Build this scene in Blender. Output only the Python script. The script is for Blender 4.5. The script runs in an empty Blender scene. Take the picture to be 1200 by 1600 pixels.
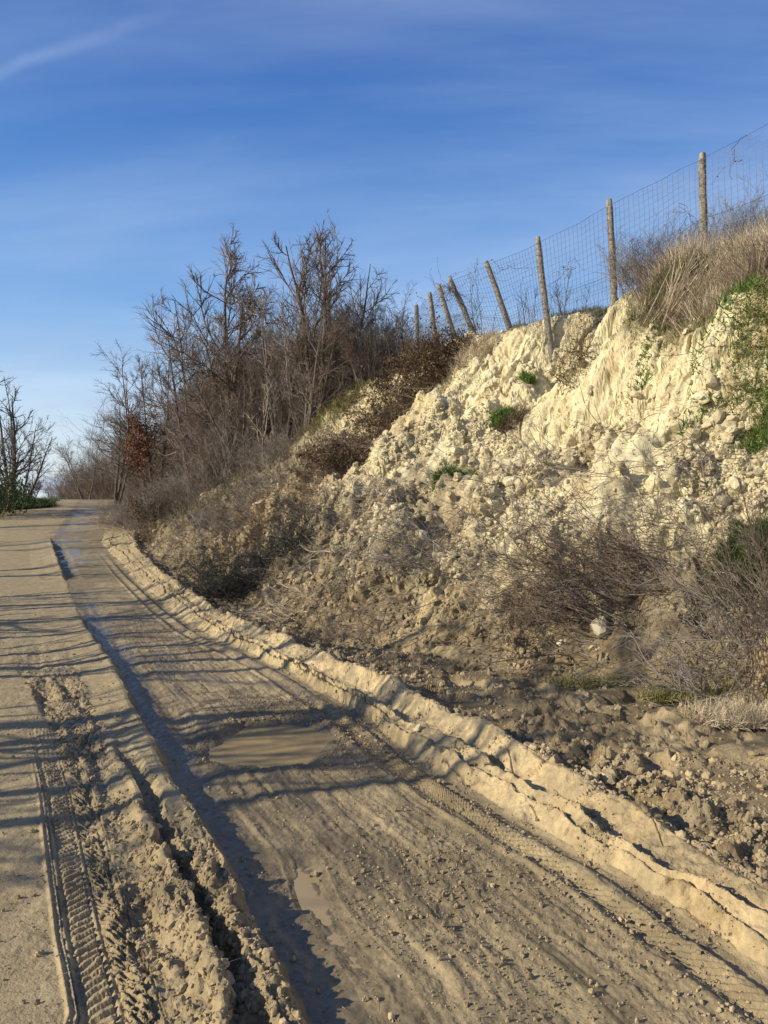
import bpy, math, random
import numpy as np
from mathutils import Vector
f32 = np.float32
R = math.radians
sc = bpy.context.scene
C = sc.collection
# ------------------------------------------------------------------ camera
EYE = 1.6
cd = bpy.data.cameras.new('camera'); cam = bpy.data.objects.new('camera', cd); C.objects.link(cam)
cd.sensor_fit = 'VERTICAL'; cd.sensor_height = 36.0; cd.lens = 27.0
cd.clip_start = 0.05; cd.clip_end = 3000
cam.location = (0, 0, EYE); cam.rotation_euler = (R(90 - 0.955), 0, 0)
sc.camera = cam
# ------------------------------------------------------------------ sun and sky
SUN_EL = 25.0
TRAVEL = np.array([0.956, 0.292]); TRAVEL /= np.linalg.norm(TRAVEL)   # horizontal direction light travels
sd = bpy.data.lights.new('sun', 'SUN'); sun = bpy.data.objects.new('sun', sd); C.objects.link(sun)
sd.energy = 5.0; sd.angle = R(0.5); sd.color = (1.0, 0.88, 0.67)
ld = Vector((TRAVEL[0]*math.cos(R(SUN_EL)), TRAVEL[1]*math.cos(R(SUN_EL)), -math.sin(R(SUN_EL))))
sun.rotation_euler = ld.to_track_quat('-Z', 'Y').to_euler(); sun.location = (-20, -6, 12)
w = bpy.data.worlds.new("World"); sc.world = w; w.use_nodes = True
nt = w.node_tree; N = nt.nodes; L = nt.links
for n in list(N): N.remove(n)
out = N.new('ShaderNodeOutputWorld'); bg = N.new('ShaderNodeBackground'); sky = N.new('ShaderNodeTexSky')
sky.sky_type = 'NISHITA'; sky.sun_disc = False; sky.sun_elevation = R(SUN_EL)
# sun stands opposite to the travel direction; sun_rotation is measured from +Y towards +X
sky.sun_rotation = math.atan2(-TRAVEL[0], -TRAVEL[1])
sky.altitude = 200; sky.air_density = 1.0; sky.dust_density = 0.3; sky.ozone_density = 4.0
bg.inputs['Strength'].default_value = 0.105
tc = N.new('ShaderNodeTexCoord'); sep = N.new('ShaderNodeSeparateXYZ'); L.new(tc.outputs['Generated'], sep.inputs[0])
def wmath(op, a, b=None, clamp=False):
    m = N.new('ShaderNodeMath'); m.operation = op; m.use_clamp = clamp
    for i, v in enumerate((a, b)):
        if v is None: continue
        if isinstance(v, (int, float)): m.inputs[i].default_value = v
        else: L.new(v, m.inputs[i])
    return m.outputs[0]
# cirrus: project the view direction on a high cloud deck
zz = wmath('ADD', wmath('MAXIMUM', sep.outputs[2], 0.0), 0.06)
cx = wmath('DIVIDE', sep.outputs[0], zz); cy = wmath('DIVIDE', sep.outputs[1], zz)
comb = N.new('ShaderNodeCombineXYZ'); L.new(cx, comb.inputs[0]); L.new(cy, comb.inputs[1])
def cloud(scale, sx, sy, rot, lo, hi, detail=8, dist=0.6, off=(0, 0, 0)):
    mp = N.new('ShaderNodeMapping'); mp.inputs['Scale'].default_value = (sx, sy, 1); mp.inputs['Rotation'].default_value = (0, 0, R(rot)); mp.inputs['Location'].default_value = off
    L.new(comb.outputs[0], mp.inputs[0])
    no = N.new('ShaderNodeTexNoise'); no.inputs['Scale'].default_value = scale; no.inputs['Detail'].default_value = detail; no.inputs['Distortion'].default_value = dist
    no.inputs['Roughness'].default_value = 0.55
    L.new(mp.outputs[0], no.inputs['Vector'])
    mr = N.new('ShaderNodeMapRange'); mr.interpolation_type = 'SMOOTHSTEP'
    mr.inputs['From Min'].default_value = lo; mr.inputs['From Max'].default_value = hi
    L.new(no.outputs['Fac'], mr.inputs['Value']); return mr.outputs[0]
c1 = cloud(0.55, 0.35, 1.0, 12, 0.38, 0.80)
c2 = cloud(1.6, 0.22, 1.0, 35, 0.55, 0.9, off=(3, 1, 0))
cl = wmath('ADD', wmath('MULTIPLY', c1, 0.48), wmath('MULTIPLY', c2, 0.12), True)
# one old contrail, upper left
da = Vector((-620, 1200, 650)).normalized(); db = Vector((-340, 1200, 752)).normalized(); nn_ = da.cross(db).normalized()
dp = N.new('ShaderNodeVectorMath'); dp.operation = 'DOT_PRODUCT'; L.new(tc.outputs['Generated'], dp.inputs[0]); dp.inputs[1].default_value = nn_
nw = N.new('ShaderNodeTexNoise'); nw.inputs['Scale'].default_value = 14; nw.inputs['Detail'].default_value = 6; L.new(tc.outputs['Generated'], nw.inputs['Vector'])
ds = wmath('ABSOLUTE', wmath('ADD', dp.outputs['Value'], wmath('MULTIPLY', wmath('SUBTRACT', nw.outputs['Fac'], .5), .018)))
ma = N.new('ShaderNodeMapRange'); ma.interpolation_type = 'SMOOTHSTEP'; ma.inputs['From Min'].default_value = .011; ma.inputs['From Max'].default_value = 0; L.new(ds, ma.inputs['Value'])
mb = N.new('ShaderNodeMapRange'); mb.interpolation_type = 'SMOOTHSTEP'; mb.inputs['From Min'].default_value = -.20; mb.inputs['From Max'].default_value = -.33; L.new(sep.outputs[0], mb.inputs['Value'])
cl = wmath('ADD', cl, wmath('MULTIPLY', wmath('MULTIPLY', ma.outputs[0], mb.outputs[0]), wmath('MULTIPLY', nw.outputs['Fac'], .15)), True)
# low cumulus near the horizon
lowm = N.new('ShaderNodeMapRange'); lowm.inputs['From Min'].default_value = 0.22; lowm.inputs['From Max'].default_value = 0.04
L.new(sep.outputs[2], lowm.inputs['Value'])
mp = N.new('ShaderNodeMapping'); mp.inputs['Scale'].default_value = (5, 5, 14); L.new(tc.outputs['Generated'], mp.inputs[0])
no = N.new('ShaderNodeTexNoise'); no.inputs['Scale'].default_value = 1.3; no.inputs['Detail'].default_value = 7; L.new(mp.outputs[0], no.inputs['Vector'])
mr = N.new('ShaderNodeMapRange'); mr.interpolation_type = 'SMOOTHSTEP'; mr.inputs['From Min'].default_value = 0.46; mr.inputs['From Max'].default_value = 0.64
L.new(no.outputs['Fac'], mr.inputs['Value'])
c3 = wmath('MULTIPLY', wmath('MULTIPLY', mr.outputs[0], lowm.outputs[0]), 0.8)
hsv = N.new('ShaderNodeHueSaturation'); hsv.inputs['Hue'].default_value = 0.505; hsv.inputs['Saturation'].default_value = 1.3; hsv.inputs['Value'].default_value = 1.25
L.new(sky.outputs[0], hsv.inputs['Color'])
hz_ = N.new('ShaderNodeValToRGB'); L.new(sep.outputs[2], hz_.inputs[0]); cr_ = hz_.color_ramp; cr_.interpolation = 'B_SPLINE'
E_ = [(0.0, (.74, .77, .80)), (.09, (.58, .69, .79)), (.15, (.42, .59, .79)), (.24, (.21, .41, .74)), (.42, (.065, .19, .53)), (.62, (.014, .075, .34)), (1.0, (.006, .04, .20))]
while len(cr_.elements) < len(E_): cr_.elements.new(.5)
for e_, (p_, c_) in zip(cr_.elements, E_): e_.position = p_; e_.color = (*c_, 1)
sv_ = N.new('ShaderNodeVectorMath'); sv_.operation = 'SCALE'; sv_.inputs['Scale'].default_value = 8.4; L.new(hz_.outputs[0], sv_.inputs[0])
mh = N.new('ShaderNodeMix'); mh.data_type = 'RGBA'; mh.inputs[0].default_value = .8; L.new(hsv.outputs[0], mh.inputs[6]); L.new(sv_.outputs[0], mh.inputs[7])
mx = N.new('ShaderNodeMix'); mx.data_type = 'RGBA'; L.new(cl, mx.inputs[0]); L.new(mh.outputs[2], mx.inputs[6]); mx.inputs[7].default_value = (6.2, 7.2, 8.6, 1)
mx2 = N.new('ShaderNodeMix'); mx2.data_type = 'RGBA'; L.new(c3, mx2.inputs[0]); L.new(mx.outputs[2], mx2.inputs[6]); mx2.inputs[7].default_value = (3.5, 4.2, 5.8, 1)
L.new(mx2.outputs[2], bg.inputs['Color']); L.new(bg.outputs[0], out.inputs[0])
sc.view_settings.view_transform = 'Standard'; sc.view_settings.look = 'None'
sc.view_settings.exposure = 0.33; sc.view_settings.gamma = 1.0; sc.view_settings.use_curve_mapping = False
sc.cycles.max_bounces = 6; sc.cycles.transparent_max_bounces = 4

# ------------------------------------------------------------------ helpers
rs = np.random.RandomState
def tag(o, label=None, cat=None, group=None, kind=None):
    if label: o['label'] = label
    if cat: o['category'] = cat
    if group: o['group'] = group
    if kind: o['kind'] = kind
    return o
def empty(name, loc, rz=0.0, label=None, cat=None, group=None, s=1.0):
    o = bpy.data.objects.new(name, None); C.objects.link(o); o.location = [float(v) for v in loc]; o.rotation_euler = (0, 0, rz); o.scale = (s, s, s)
    o.empty_display_size = 0.2
    return tag(o, label, cat, group)
def mesh_data(name, V, F, mat, smooth=False, attrs=None):
    V = np.ascontiguousarray(V, f32); F = np.ascontiguousarray(F, np.int32)
    me = bpy.data.meshes.new(name); k = F.shape[1]
    me.vertices.add(len(V)); me.vertices.foreach_set('co', V.ravel())
    me.loops.add(F.size); me.loops.foreach_set('vertex_index', F.ravel())
    me.polygons.add(len(F)); me.polygons.foreach_set('loop_start', np.arange(0, F.size, k, dtype=np.int32))
    me.polygons.foreach_set('use_smooth', np.ascontiguousarray(smooth, bool) if isinstance(smooth, np.ndarray) else np.full(len(F), smooth, bool))
    for nm, (ty, arr) in (attrs or {}).items():
        a = me.attributes.new(nm, ty, 'POINT')
        if ty == 'FLOAT': a.data.foreach_set('value', np.ascontiguousarray(arr, f32))
        else: a.data.foreach_set('color', np.ascontiguousarray(arr, f32).ravel())
    me.update(); me.materials.append(mat)
    return me
def link(name, me, parent=None, loc=None):
    o = bpy.data.objects.new(name, me); C.objects.link(o)
    if parent: o.parent = parent
    if loc is not None: o.location = [float(v) for v in loc]
    return o
def merge(parts):
    Vs, Fs, n = [], [], 0
    for V, F in parts:
        if len(V) == 0: continue
        Vs.append(V); Fs.append(F + n); n += len(V)
    return np.concatenate(Vs), np.concatenate(Fs)
def nrm(v): return v / np.maximum(np.linalg.norm(v, axis=-1, keepdims=True), 1e-9)
# value noise from tables
_T3 = rs(7).rand(64, 64, 64).astype(f32) * 2 - 1
_T2 = rs(8).rand(512, 512).astype(f32) * 2 - 1
def n2(x, y):
    xf = np.floor(x); yf = np.floor(y); fx = (x - xf).astype(f32); fy = (y - yf).astype(f32)
    xi = xf.astype(np.int32) & 511; yi = yf.astype(np.int32) & 511; x1 = (xi + 1) & 511; y1 = (yi + 1) & 511
    fx = fx*fx*fx*(fx*(fx*6-15)+10); fy = fy*fy*fy*(fy*(fy*6-15)+10)
    a = _T2[xi, yi]*(1-fx) + _T2[x1, yi]*fx; b = _T2[xi, y1]*(1-fx) + _T2[x1, y1]*fx
    return a*(1-fy) + b*fy
def n3(x, y, z):
    xf = np.floor(x); yf = np.floor(y); zf = np.floor(z)
    fx = (x-xf).astype(f32); fy = (y-yf).astype(f32); fz = (z-zf).astype(f32)
    xi = xf.astype(np.int32) & 63; yi = yf.astype(np.int32) & 63; zi = zf.astype(np.int32) & 63
    x1 = (xi+1) & 63; y1 = (yi+1) & 63; z1 = (zi+1) & 63
    fx = fx*fx*(3-2*fx); fy = fy*fy*(3-2*fy); fz = fz*fz*(3-2*fz)
    def pl(zz): return (_T3[xi, yi, zz]*(1-fx)+_T3[x1, yi, zz]*fx)*(1-fy) + (_T3[xi, y1, zz]*(1-fx)+_T3[x1, y1, zz]*fx)*fy
    return pl(zi)*(1-fz) + pl(z1)*fz
def fb2(x, y, o=4, g=0.5):
    s = 0; a = 1.0
    for i in range(o):
        s = s + a*n2(x*2**i + 17.3*i, y*2**i + 9.1*i); a *= g
    return s
def fb3(x, y, z, o=3, g=0.5):
    s = 0; a = 1.0
    for i in range(o):
        s = s + a*n3(x*2**i + 5.3*i, y*2**i + 2.1*i, z*2**i + 7.7*i); a *= g
    return s
_J = rs(11).rand(32, 32, 32, 4).astype(f32)
def lumps(P, size, seed=0, fill=0.62, sq=1.0):
    """dome shaped clods packed in 3D cells: returns height in 0..~0.5 (times size) and a random id value"""
    Q = (P / size + seed*3.7).astype(f32)
    base = np.floor(Q).astype(np.int32); best = np.zeros(len(Q), f32); idv = np.zeros(len(Q), f32)
    fr = Q - base
    D_ = nrm(rs(40 + seed).randn(24, 3)).astype(f32)
    for dx in (-1, 0, 1):
        for dy in (-1, 0, 1):
            for dz in (-1, 0, 1):
                j = _J[(base[:, 0]+dx) & 31, (base[:, 1]+dy) & 31, (base[:, 2]+dz) & 31]
                r = fill*(0.35 + 0.9*j[:, 3]**1.6)
                e = np.stack([dx + j[:, 0] - fr[:, 0], dy + j[:, 1] - fr[:, 1], dz + j[:, 2] - fr[:, 2]], 1)
                sl = (j[:, 0]*23).astype(np.int32) % 6
                q = np.zeros(len(Q), f32)                       # angular clod: distance measured by a few random planes
                for kk in range(4):
                    q = np.maximum(q, np.abs(np.einsum('ij,ij->i', e, D_[(sl*4 + kk)])))
                q = .72*q + .28*np.sqrt((e*e).sum(1))
                tilt = np.einsum('ij,ij->i', e, D_[(sl*4 + 1) % 24])*.55
                h = np.clip(1.25*(r - q), 0, .62*r)*(1 + tilt)
                m = h > best; best = np.where(m, h, best); idv = np.where(m, j[:, 3], idv)
    return best*size, idv
def sstep(a, b, x):
    t = np.clip((x - a)/(b - a), 0, 1); return t*t*(3-2*t)

# ------------------------------------------------------------------ terrain profile
def zr(Y):      # the road climbs to a crest about 42 m ahead, then falls away
    return np.interp(Y, [-50, 11, 15, 20, 26, 32, 38, 42, 46, 55, 80, 700], [0, 0, 0.1, 0.36, 0.78, 1.17, 1.48, 1.585, 1.52, 0.9, -1.5, -2.5])
def unp(px, py, h=0.0):
    """photo pixel -> ground point of a feature standing h above the road"""
    k = (py - 780.0)/1200.0
    Ys = np.linspace(1.5, 45, 4000)
    g = EYE - zr(Ys) - h - k*Ys
    i = int(np.argmax(g < 0)) if (g < 0).any() else len(Ys) - 1
    Y = Ys[i]; return ((px-600)/1200.0*Y, Y)
def curve(pts, h=0.0, far=None, near=-0.40):
    q = sorted([unp(x, y, h) for x, y in pts], key=lambda t: t[1])
    X = [p[0] for p in q]; Y = [p[1] for p in q]
    X = [X[0] - near*(Y[0]+30)] + X; Y = [-30.0] + Y
    for a in (far or []): X.append(a[0]); Y.append(a[1])
    return np.array(X), np.array(Y)
FAR = [(-14.4, 42), (-18.6, 50), (-25.2, 62), (-78, 160), (-260, 600)]
foot = curve([(157,847),(205,900),(250,940),(310,985),(337,1000),(400,1026),(470,1060),(525,1096),(560,1114),(607,1149),(660,1190),(700,1214),(792,1272),(907,1334),(1000,1384),(1100,1455),(1200,1520)], 0, FAR, -0.42)
crk = curve([(172,847),(247,910),(305,960),(350,987),(400,1009),(450,1034),(512,1068),(562,1094),(610,1123),(640,1145),(700,1177),(762,1207),(840,1252),(907,1297),(950,1322),(1015,1362),(1075,1397),(1187,1472)], 0.085, [(a+.16, b) for a, b in FAR], -0.42)
ledge = curve([(190,852),(262,912),(320,960),(365,985),(415,1005),(465,1030),(525,1062),(575,1088),(620,1110),(690,1145),(750,1170),(812,1212),(860,1235),(925,1272),(975,1302),(1040,1342),(1100,1377),(1200,1425)], 0.125, [(a+.3, b) for a, b in FAR], -0.42)
b2 = curve([(212,856),(285,915),(345,955),(400,980),(450,995),(510,1022),(560,1042),(612,1062),(660,1090),(700,1100),(725,1110),(785,1142),(820,1165),(875,1190),(912,1205),(965,1237),(1000,1255),(1035,1275),(1200,1370)], 0.17, [(a+.6, b) for a, b in FAR], -0.42)
ridge = curve([(78,838),(105,910),(132,975),(162,1015),(182,1045),(200,1087),(220,1115),(250,1185),(295,1260),(340,1335),(385,1430),(425,1500),(475,1600)], 0.09, [(-16.6, 42), (-20.8, 50), (-27.4, 62), (-80, 160), (-262, 600)], -0.22)
groove = curve([(225,1280),(255,1350),(298,1430),(330,1500),(370,1590)], 0, [(-3.2, 8), (-6, 14), (-62, 160)], -0.2)
tread = curve([(70,1130),(105,1250),(125,1350),(150,1465),(185,1595)], 0, [(-5.2, 10), (-7.6, 15), (-65, 160)], -0.2)
tread2 = curve([(740,1275),(850,1350),(967,1430),(1083,1507),(1200,1585)], 0, [(-.62, 6), (-2.9, 11), (-5, 15), (-62, 160)], -0.42)
trough = curve([(413,1279),(471,1343),(498,1413),(530,1460),(600,1535)], 0, [(-2.2, 7), (-5.4, 14), (-62, 160)], -0.3)
def at(c, Y): return np.interp(Y, c[1], c[0])
KK = 0.925
Ys_ = [-30, 3,   5,   6.5, 8,    9,    10,   10.8, 11.6, 13.0, 14.0, 16.5, 20,  25,  32,  42,  55,  200, 600]
toe_d = [3.6, 3.3, 2.9, 2.2, 1.35, 1.2,  1.15, 1.1,  1.0,  0.9,  0.9,  0.8,  0.8, 0.8, 0.9, 1.2, 2,   2,   2]
bul_d = [4.3, 4.0, 3.6, 2.9, 2.0,  1.85, 1.8,  1.75, 1.7,  1.6,  1.5,  1.4,  1.4, 1.4, 1.4, 1.7, 3,   3,   3]
bul_z = [.6,  .6,  .6,  .55, .55,  .62,  .62,  .62,  .62,  .62,  .6,   .6,   .6,  .5,  .35, .2,  .1,  .1,  .1]
mid_d = [4.9, 4.7, 4.3, 3.8, 3.4,  3.4,  3.4,  3.4,  3.5,  3.4,  3.2,  3.0,  2.9, 2.6, 2.2, 2.2, 4,   4,   4]
mid_z = [1.2, 1.2, 1.3, 1.45,1.6,  1.7,  1.75, 1.8,  1.85, 1.9,  1.9,  1.75, 1.45, .9, .5,  .2,  .15, .15, .15]
cf_d =  [5.2, 5.0, 4.8, 4.45,4.3,  4.35, 4.5,  4.7,  4.9,  4.8,  4.4,  4.3,  4.1, 3.5, 2.9, 2.5, 5,   5,   5]
cf_z =  [1.7, 1.7, 1.9, 2.1, 2.25, 2.35, 2.4,  2.45, 2.7,  2.75, 2.9,  2.9,  2.2, 1.4, .75, .3,  .2,  .2,  .2]
ct_d =  [5.9, 5.7, 5.3, 5.0, 4.85, 4.95, 5.15, 5.6, 6.05, 6.1,  5.65, 5.6,  5.1, 4.2, 3.4, 2.9, 6,   6,   6]
ct_z =  [3.3, 3.3, 3.5, 3.6, 3.6,  3.6,  3.65, 3.7,  3.8,  3.85, 4.1,  4.1,  3.1, 1.9, 1.05, .4,  .25, .25, .25]
cr_d =  [6.8, 6.6, 6.3, 6.1, 5.9,  5.95, 6.0,  6.2,  6.8,  6.8,  6.3,  6.2,  5.7, 4.7, 3.9, 3.4, 8,   8,   8]
cr_z =  [4.4, 4.4, 4.5, 4.55,4.6,  4.6,  4.6,  4.6,  4.7,  4.75, 4.6,  4.6,  3.65,2.25, 1.25, .5,  .3,  .3,  .3]
def gs(x, y, cx, cy, sx, sy, ang=0.0):
    c, s = math.cos(ang), math.sin(ang); u = (x-cx)*c + (y-cy)*s; v = -(x-cx)*s + (y-cy)*c
    return np.exp(-(u/sx)**2 - (v/sy)**2)
FALL = math.atan2(0.375, 0.927)     # direction up the bank
def H(X, Y, detail=True):
    """base ground height"""
    X = np.asarray(X, np.float64); Y = np.asarray(Y, np.float64)
    near = np.clip(1 - (Y - 15)/25, 0.15, 1)
    jag = (0.034*n2(X*2.3+3, Y*2.3) + 0.022*n2(X*7, Y*7+5) + 0.015*n2(X*19, Y*19)) if detail else 0.0
    Xw = X + jag
    g = zr(Y)
    xf, xc, xl, xb = at(foot, Y), at(crk, Y), at(ledge, Y), at(b2, Y)
    xc = np.maximum(xc, xf+.04); xl = np.maximum(xl, xc+.04); xb = np.maximum(xb, xl+.12)
    hv = (1 + 0.13*n2(X*0+Y*1.7, Y*0+3.3) + 0.14*n2(Y*5.1, X*0+8.8))*sstep(25, 20, Y)
    merge_ = sstep(6.0, 8.5, Y)           # ledge and second berm merge further away
    rut = (0.045*(1-merge_) + 0.10*merge_)*sstep(25, 20, Y)
    nodes = []; b2h = np.interp(Y, [2, 3.2, 4.4, 6], [.07, .10, .15, .16])
    xe = xf - np.interp(Y, [18, 28, 42], [5.3, 4.75, 4.3])
    nodes.append((xe-400, 1.2 + 0*Y)); nodes.append((xe-6.0, .9+0*Y)); nodes.append((xe-1.6, .55 + 0*Y)); nodes.append((xe-0.3, 0.05 + 0*Y)); nodes.append((xe+.3, 0*Y))
    nodes.append((xf, 0*Y)); nodes.append((xc-.012, .085*hv)); nodes.append((xc+.012, .062*hv)); nodes.append((xl-.02, .108*hv)); nodes.append((xl+.035, rut))
    nodes.append((np.maximum(xb-.16, xl+.05), rut+.005)); nodes.append((xb-.03, b2h*hv)); nodes.append((xb+.02, b2h*hv)); nodes.append((xb+.10, .07*hv)); nodes.append((xb+.35, .06+0*Y))
    def bn(dd, zz):
        d = np.interp(Y, Ys_, dd); z = np.interp(Y, Ys_, zz) if zz is not None else .06+0*Y
        return (xf + d/KK, z)
    prev = xb + .35
    for dd, zz in ((toe_d, None), (bul_d, bul_z), (mid_d, mid_z), (cf_d, cf_z), (ct_d, ct_z), (cr_d, cr_z)):
        x_, z_ = bn(dd, zz); x_ = np.maximum(x_, prev+.08); prev = x_; nodes.append((x_, z_))
    nodes.append((prev+4, nodes[-1][1] + .35)); nodes.append((prev+400, nodes[-1][1] + 6))
    # wander of the bank outline
    dcoord = (X - xf)*KK
    bw = sstep(1.2, 3.0, dcoord)
    if detail:
        wv = 0.30*n2(Y*0.75+2.2, dcoord*0.25) + 0.16*n2(Y*1.9+7, dcoord*0.5+3) + 0.07*n2(Y*5+1, dcoord*1.1)
        Xw = Xw + bw*wv*sstep(60, 30, Y)
    z = np.interp(0, [0], [0]) + 0*Xw
    nx0, nz0 = nodes[0]; z = np.where(Xw < nx0, nz0, z)
    for i in range(len(nodes)-1):
        a, za = nodes[i]; b, zb = nodes[i+1]
        t = (Xw - a)/np.maximum(b-a, 1e-4)
        m = (t >= 0) & (t < 1)
        if i >= 15: t = t*t*(3-2*t)*0.45 + t*0.55
        z = np.where(m, za + (zb-za)*t, z)
    z = np.where(Xw >= nodes[-1][0], nodes[-1][1], z)
    # ruts on the road
    u = (X - at(ridge, Y))*KK + (0.018*n2(Y*3.1, X*0+4) + .008*n2(Y*11, X*11) if detail else 0)
    amp = np.interp(Y, [-30, 2, 7, 9.5, 10.3, 14.2, 15, 20, 22], [.85, .85, .85, .75, .1, .1, .9, .9, 0])
    z = z + amp*np.interp(u, [-.55, -.3, -.10, -.03, .0, .03, .06, .24, .34, .5], [0, .025, .062, .085, .08, .0, -.024, -.024, .0, 0])
    u = (X - at(groove, Y))*KK + (.02*n2(Y*4, X*0+9) + .015*n2(X*14, Y*14) if detail else 0)
    amp = sstep(5.5, 3.2, Y)
    z = z + amp*np.interp(u, [-.2, -.07, -.045, -.02, .0, .05, .09, .15], [0, .02, .055, .05, -.06, -.06, .02, 0])
    u = (X - at(trough, Y))*KK; amp = sstep(7, 4.5, Y)
    z = z + amp*np.interp(u, [-.09, -.03, .03, .08], [0, -.020, -.020, 0])*(1 + (.9*n2(X*2.2+4, Y*2.2) + .3*n2(X*9, Y*9) if detail else 0))
    # the pothole
    pr = np.sqrt(((X + .74)/.39)**2 + ((Y - 5.02)/.47)**2) + (.12*n2(X*5, Y*5) + .06*n2(X*14, Y*14) if detail else 0)
    z = z - .055*sstep(1.12, .82, pr) + .012*np.exp(-((pr-1.25)/.16)**2)
    # tracks along the berm foot
    u = (X - xf)*KK
    z = z + sstep(20, 14, Y)*np.interp(u, [-.34, -.31, -.25, -.22, -.16, -.13, -.1, -.03, 0], [0, .012, -.008, -.008, .012, .012, -.012, -.012, 0])
    # big forms of the slip
    mw = sstep(0.2, .8, (X - prev*0 - xf)*KK - np.interp(Y, Ys_, toe_d))*sstep(34, 22, Y)
    big = (0.30*n2(X*.9+11, Y*.9) + .17*n2(X*2.1, Y*2.1+6) + (.15*n2(X*3.6, Y*3.6) + .08*n2(X*8, Y*8) if detail else 0))
    crestm = 1 - .75*sstep(-.3, .3, (X - xf)*KK - np.interp(Y, Ys_, cr_d))
    z = z + mw*big*crestm*(1 - .5*sstep(14, 18, Y))*(1.05 - .45*sstep(-.2, .3, (X - xf)*KK - np.interp(Y, Ys_, cf_d)))
    z = z + .55*gs(X, Y, .05, 9.9, .55, 1.0, FALL) - .75*gs(X, Y, .88, 9.9, .26, .9, FALL+.9) - .45*gs(X, Y, .85, 9.0, .28, .6, .9)
    z = z + .35*gs(X, Y, 1.3, 9.0, .5, .5, FALL)
    z = z + .2*gs(X, Y, -.35, 16.0, .5, .7, FALL) + .30*gs(X, Y, -.9, 11.6, .7, .5, FALL)
    z = z - 1.15*gs(X, Y, 3.22, 12.35, .75, .30, FALL) - .45*gs(X, Y, 3.35, 11.05, .35, .5) - .40*gs(X, Y, 2.78, 12.6, .35, .5)  # gully under the fence
    z = z + .25*gs(X, Y, 1.9, 7.6, .6, .25, .2)
    return g + z
def Z(x, y): return float(H(np.array([x]), np.array([y]))[0])
def dd_(X, Y): return (X - at(foot, Y))*KK

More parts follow.
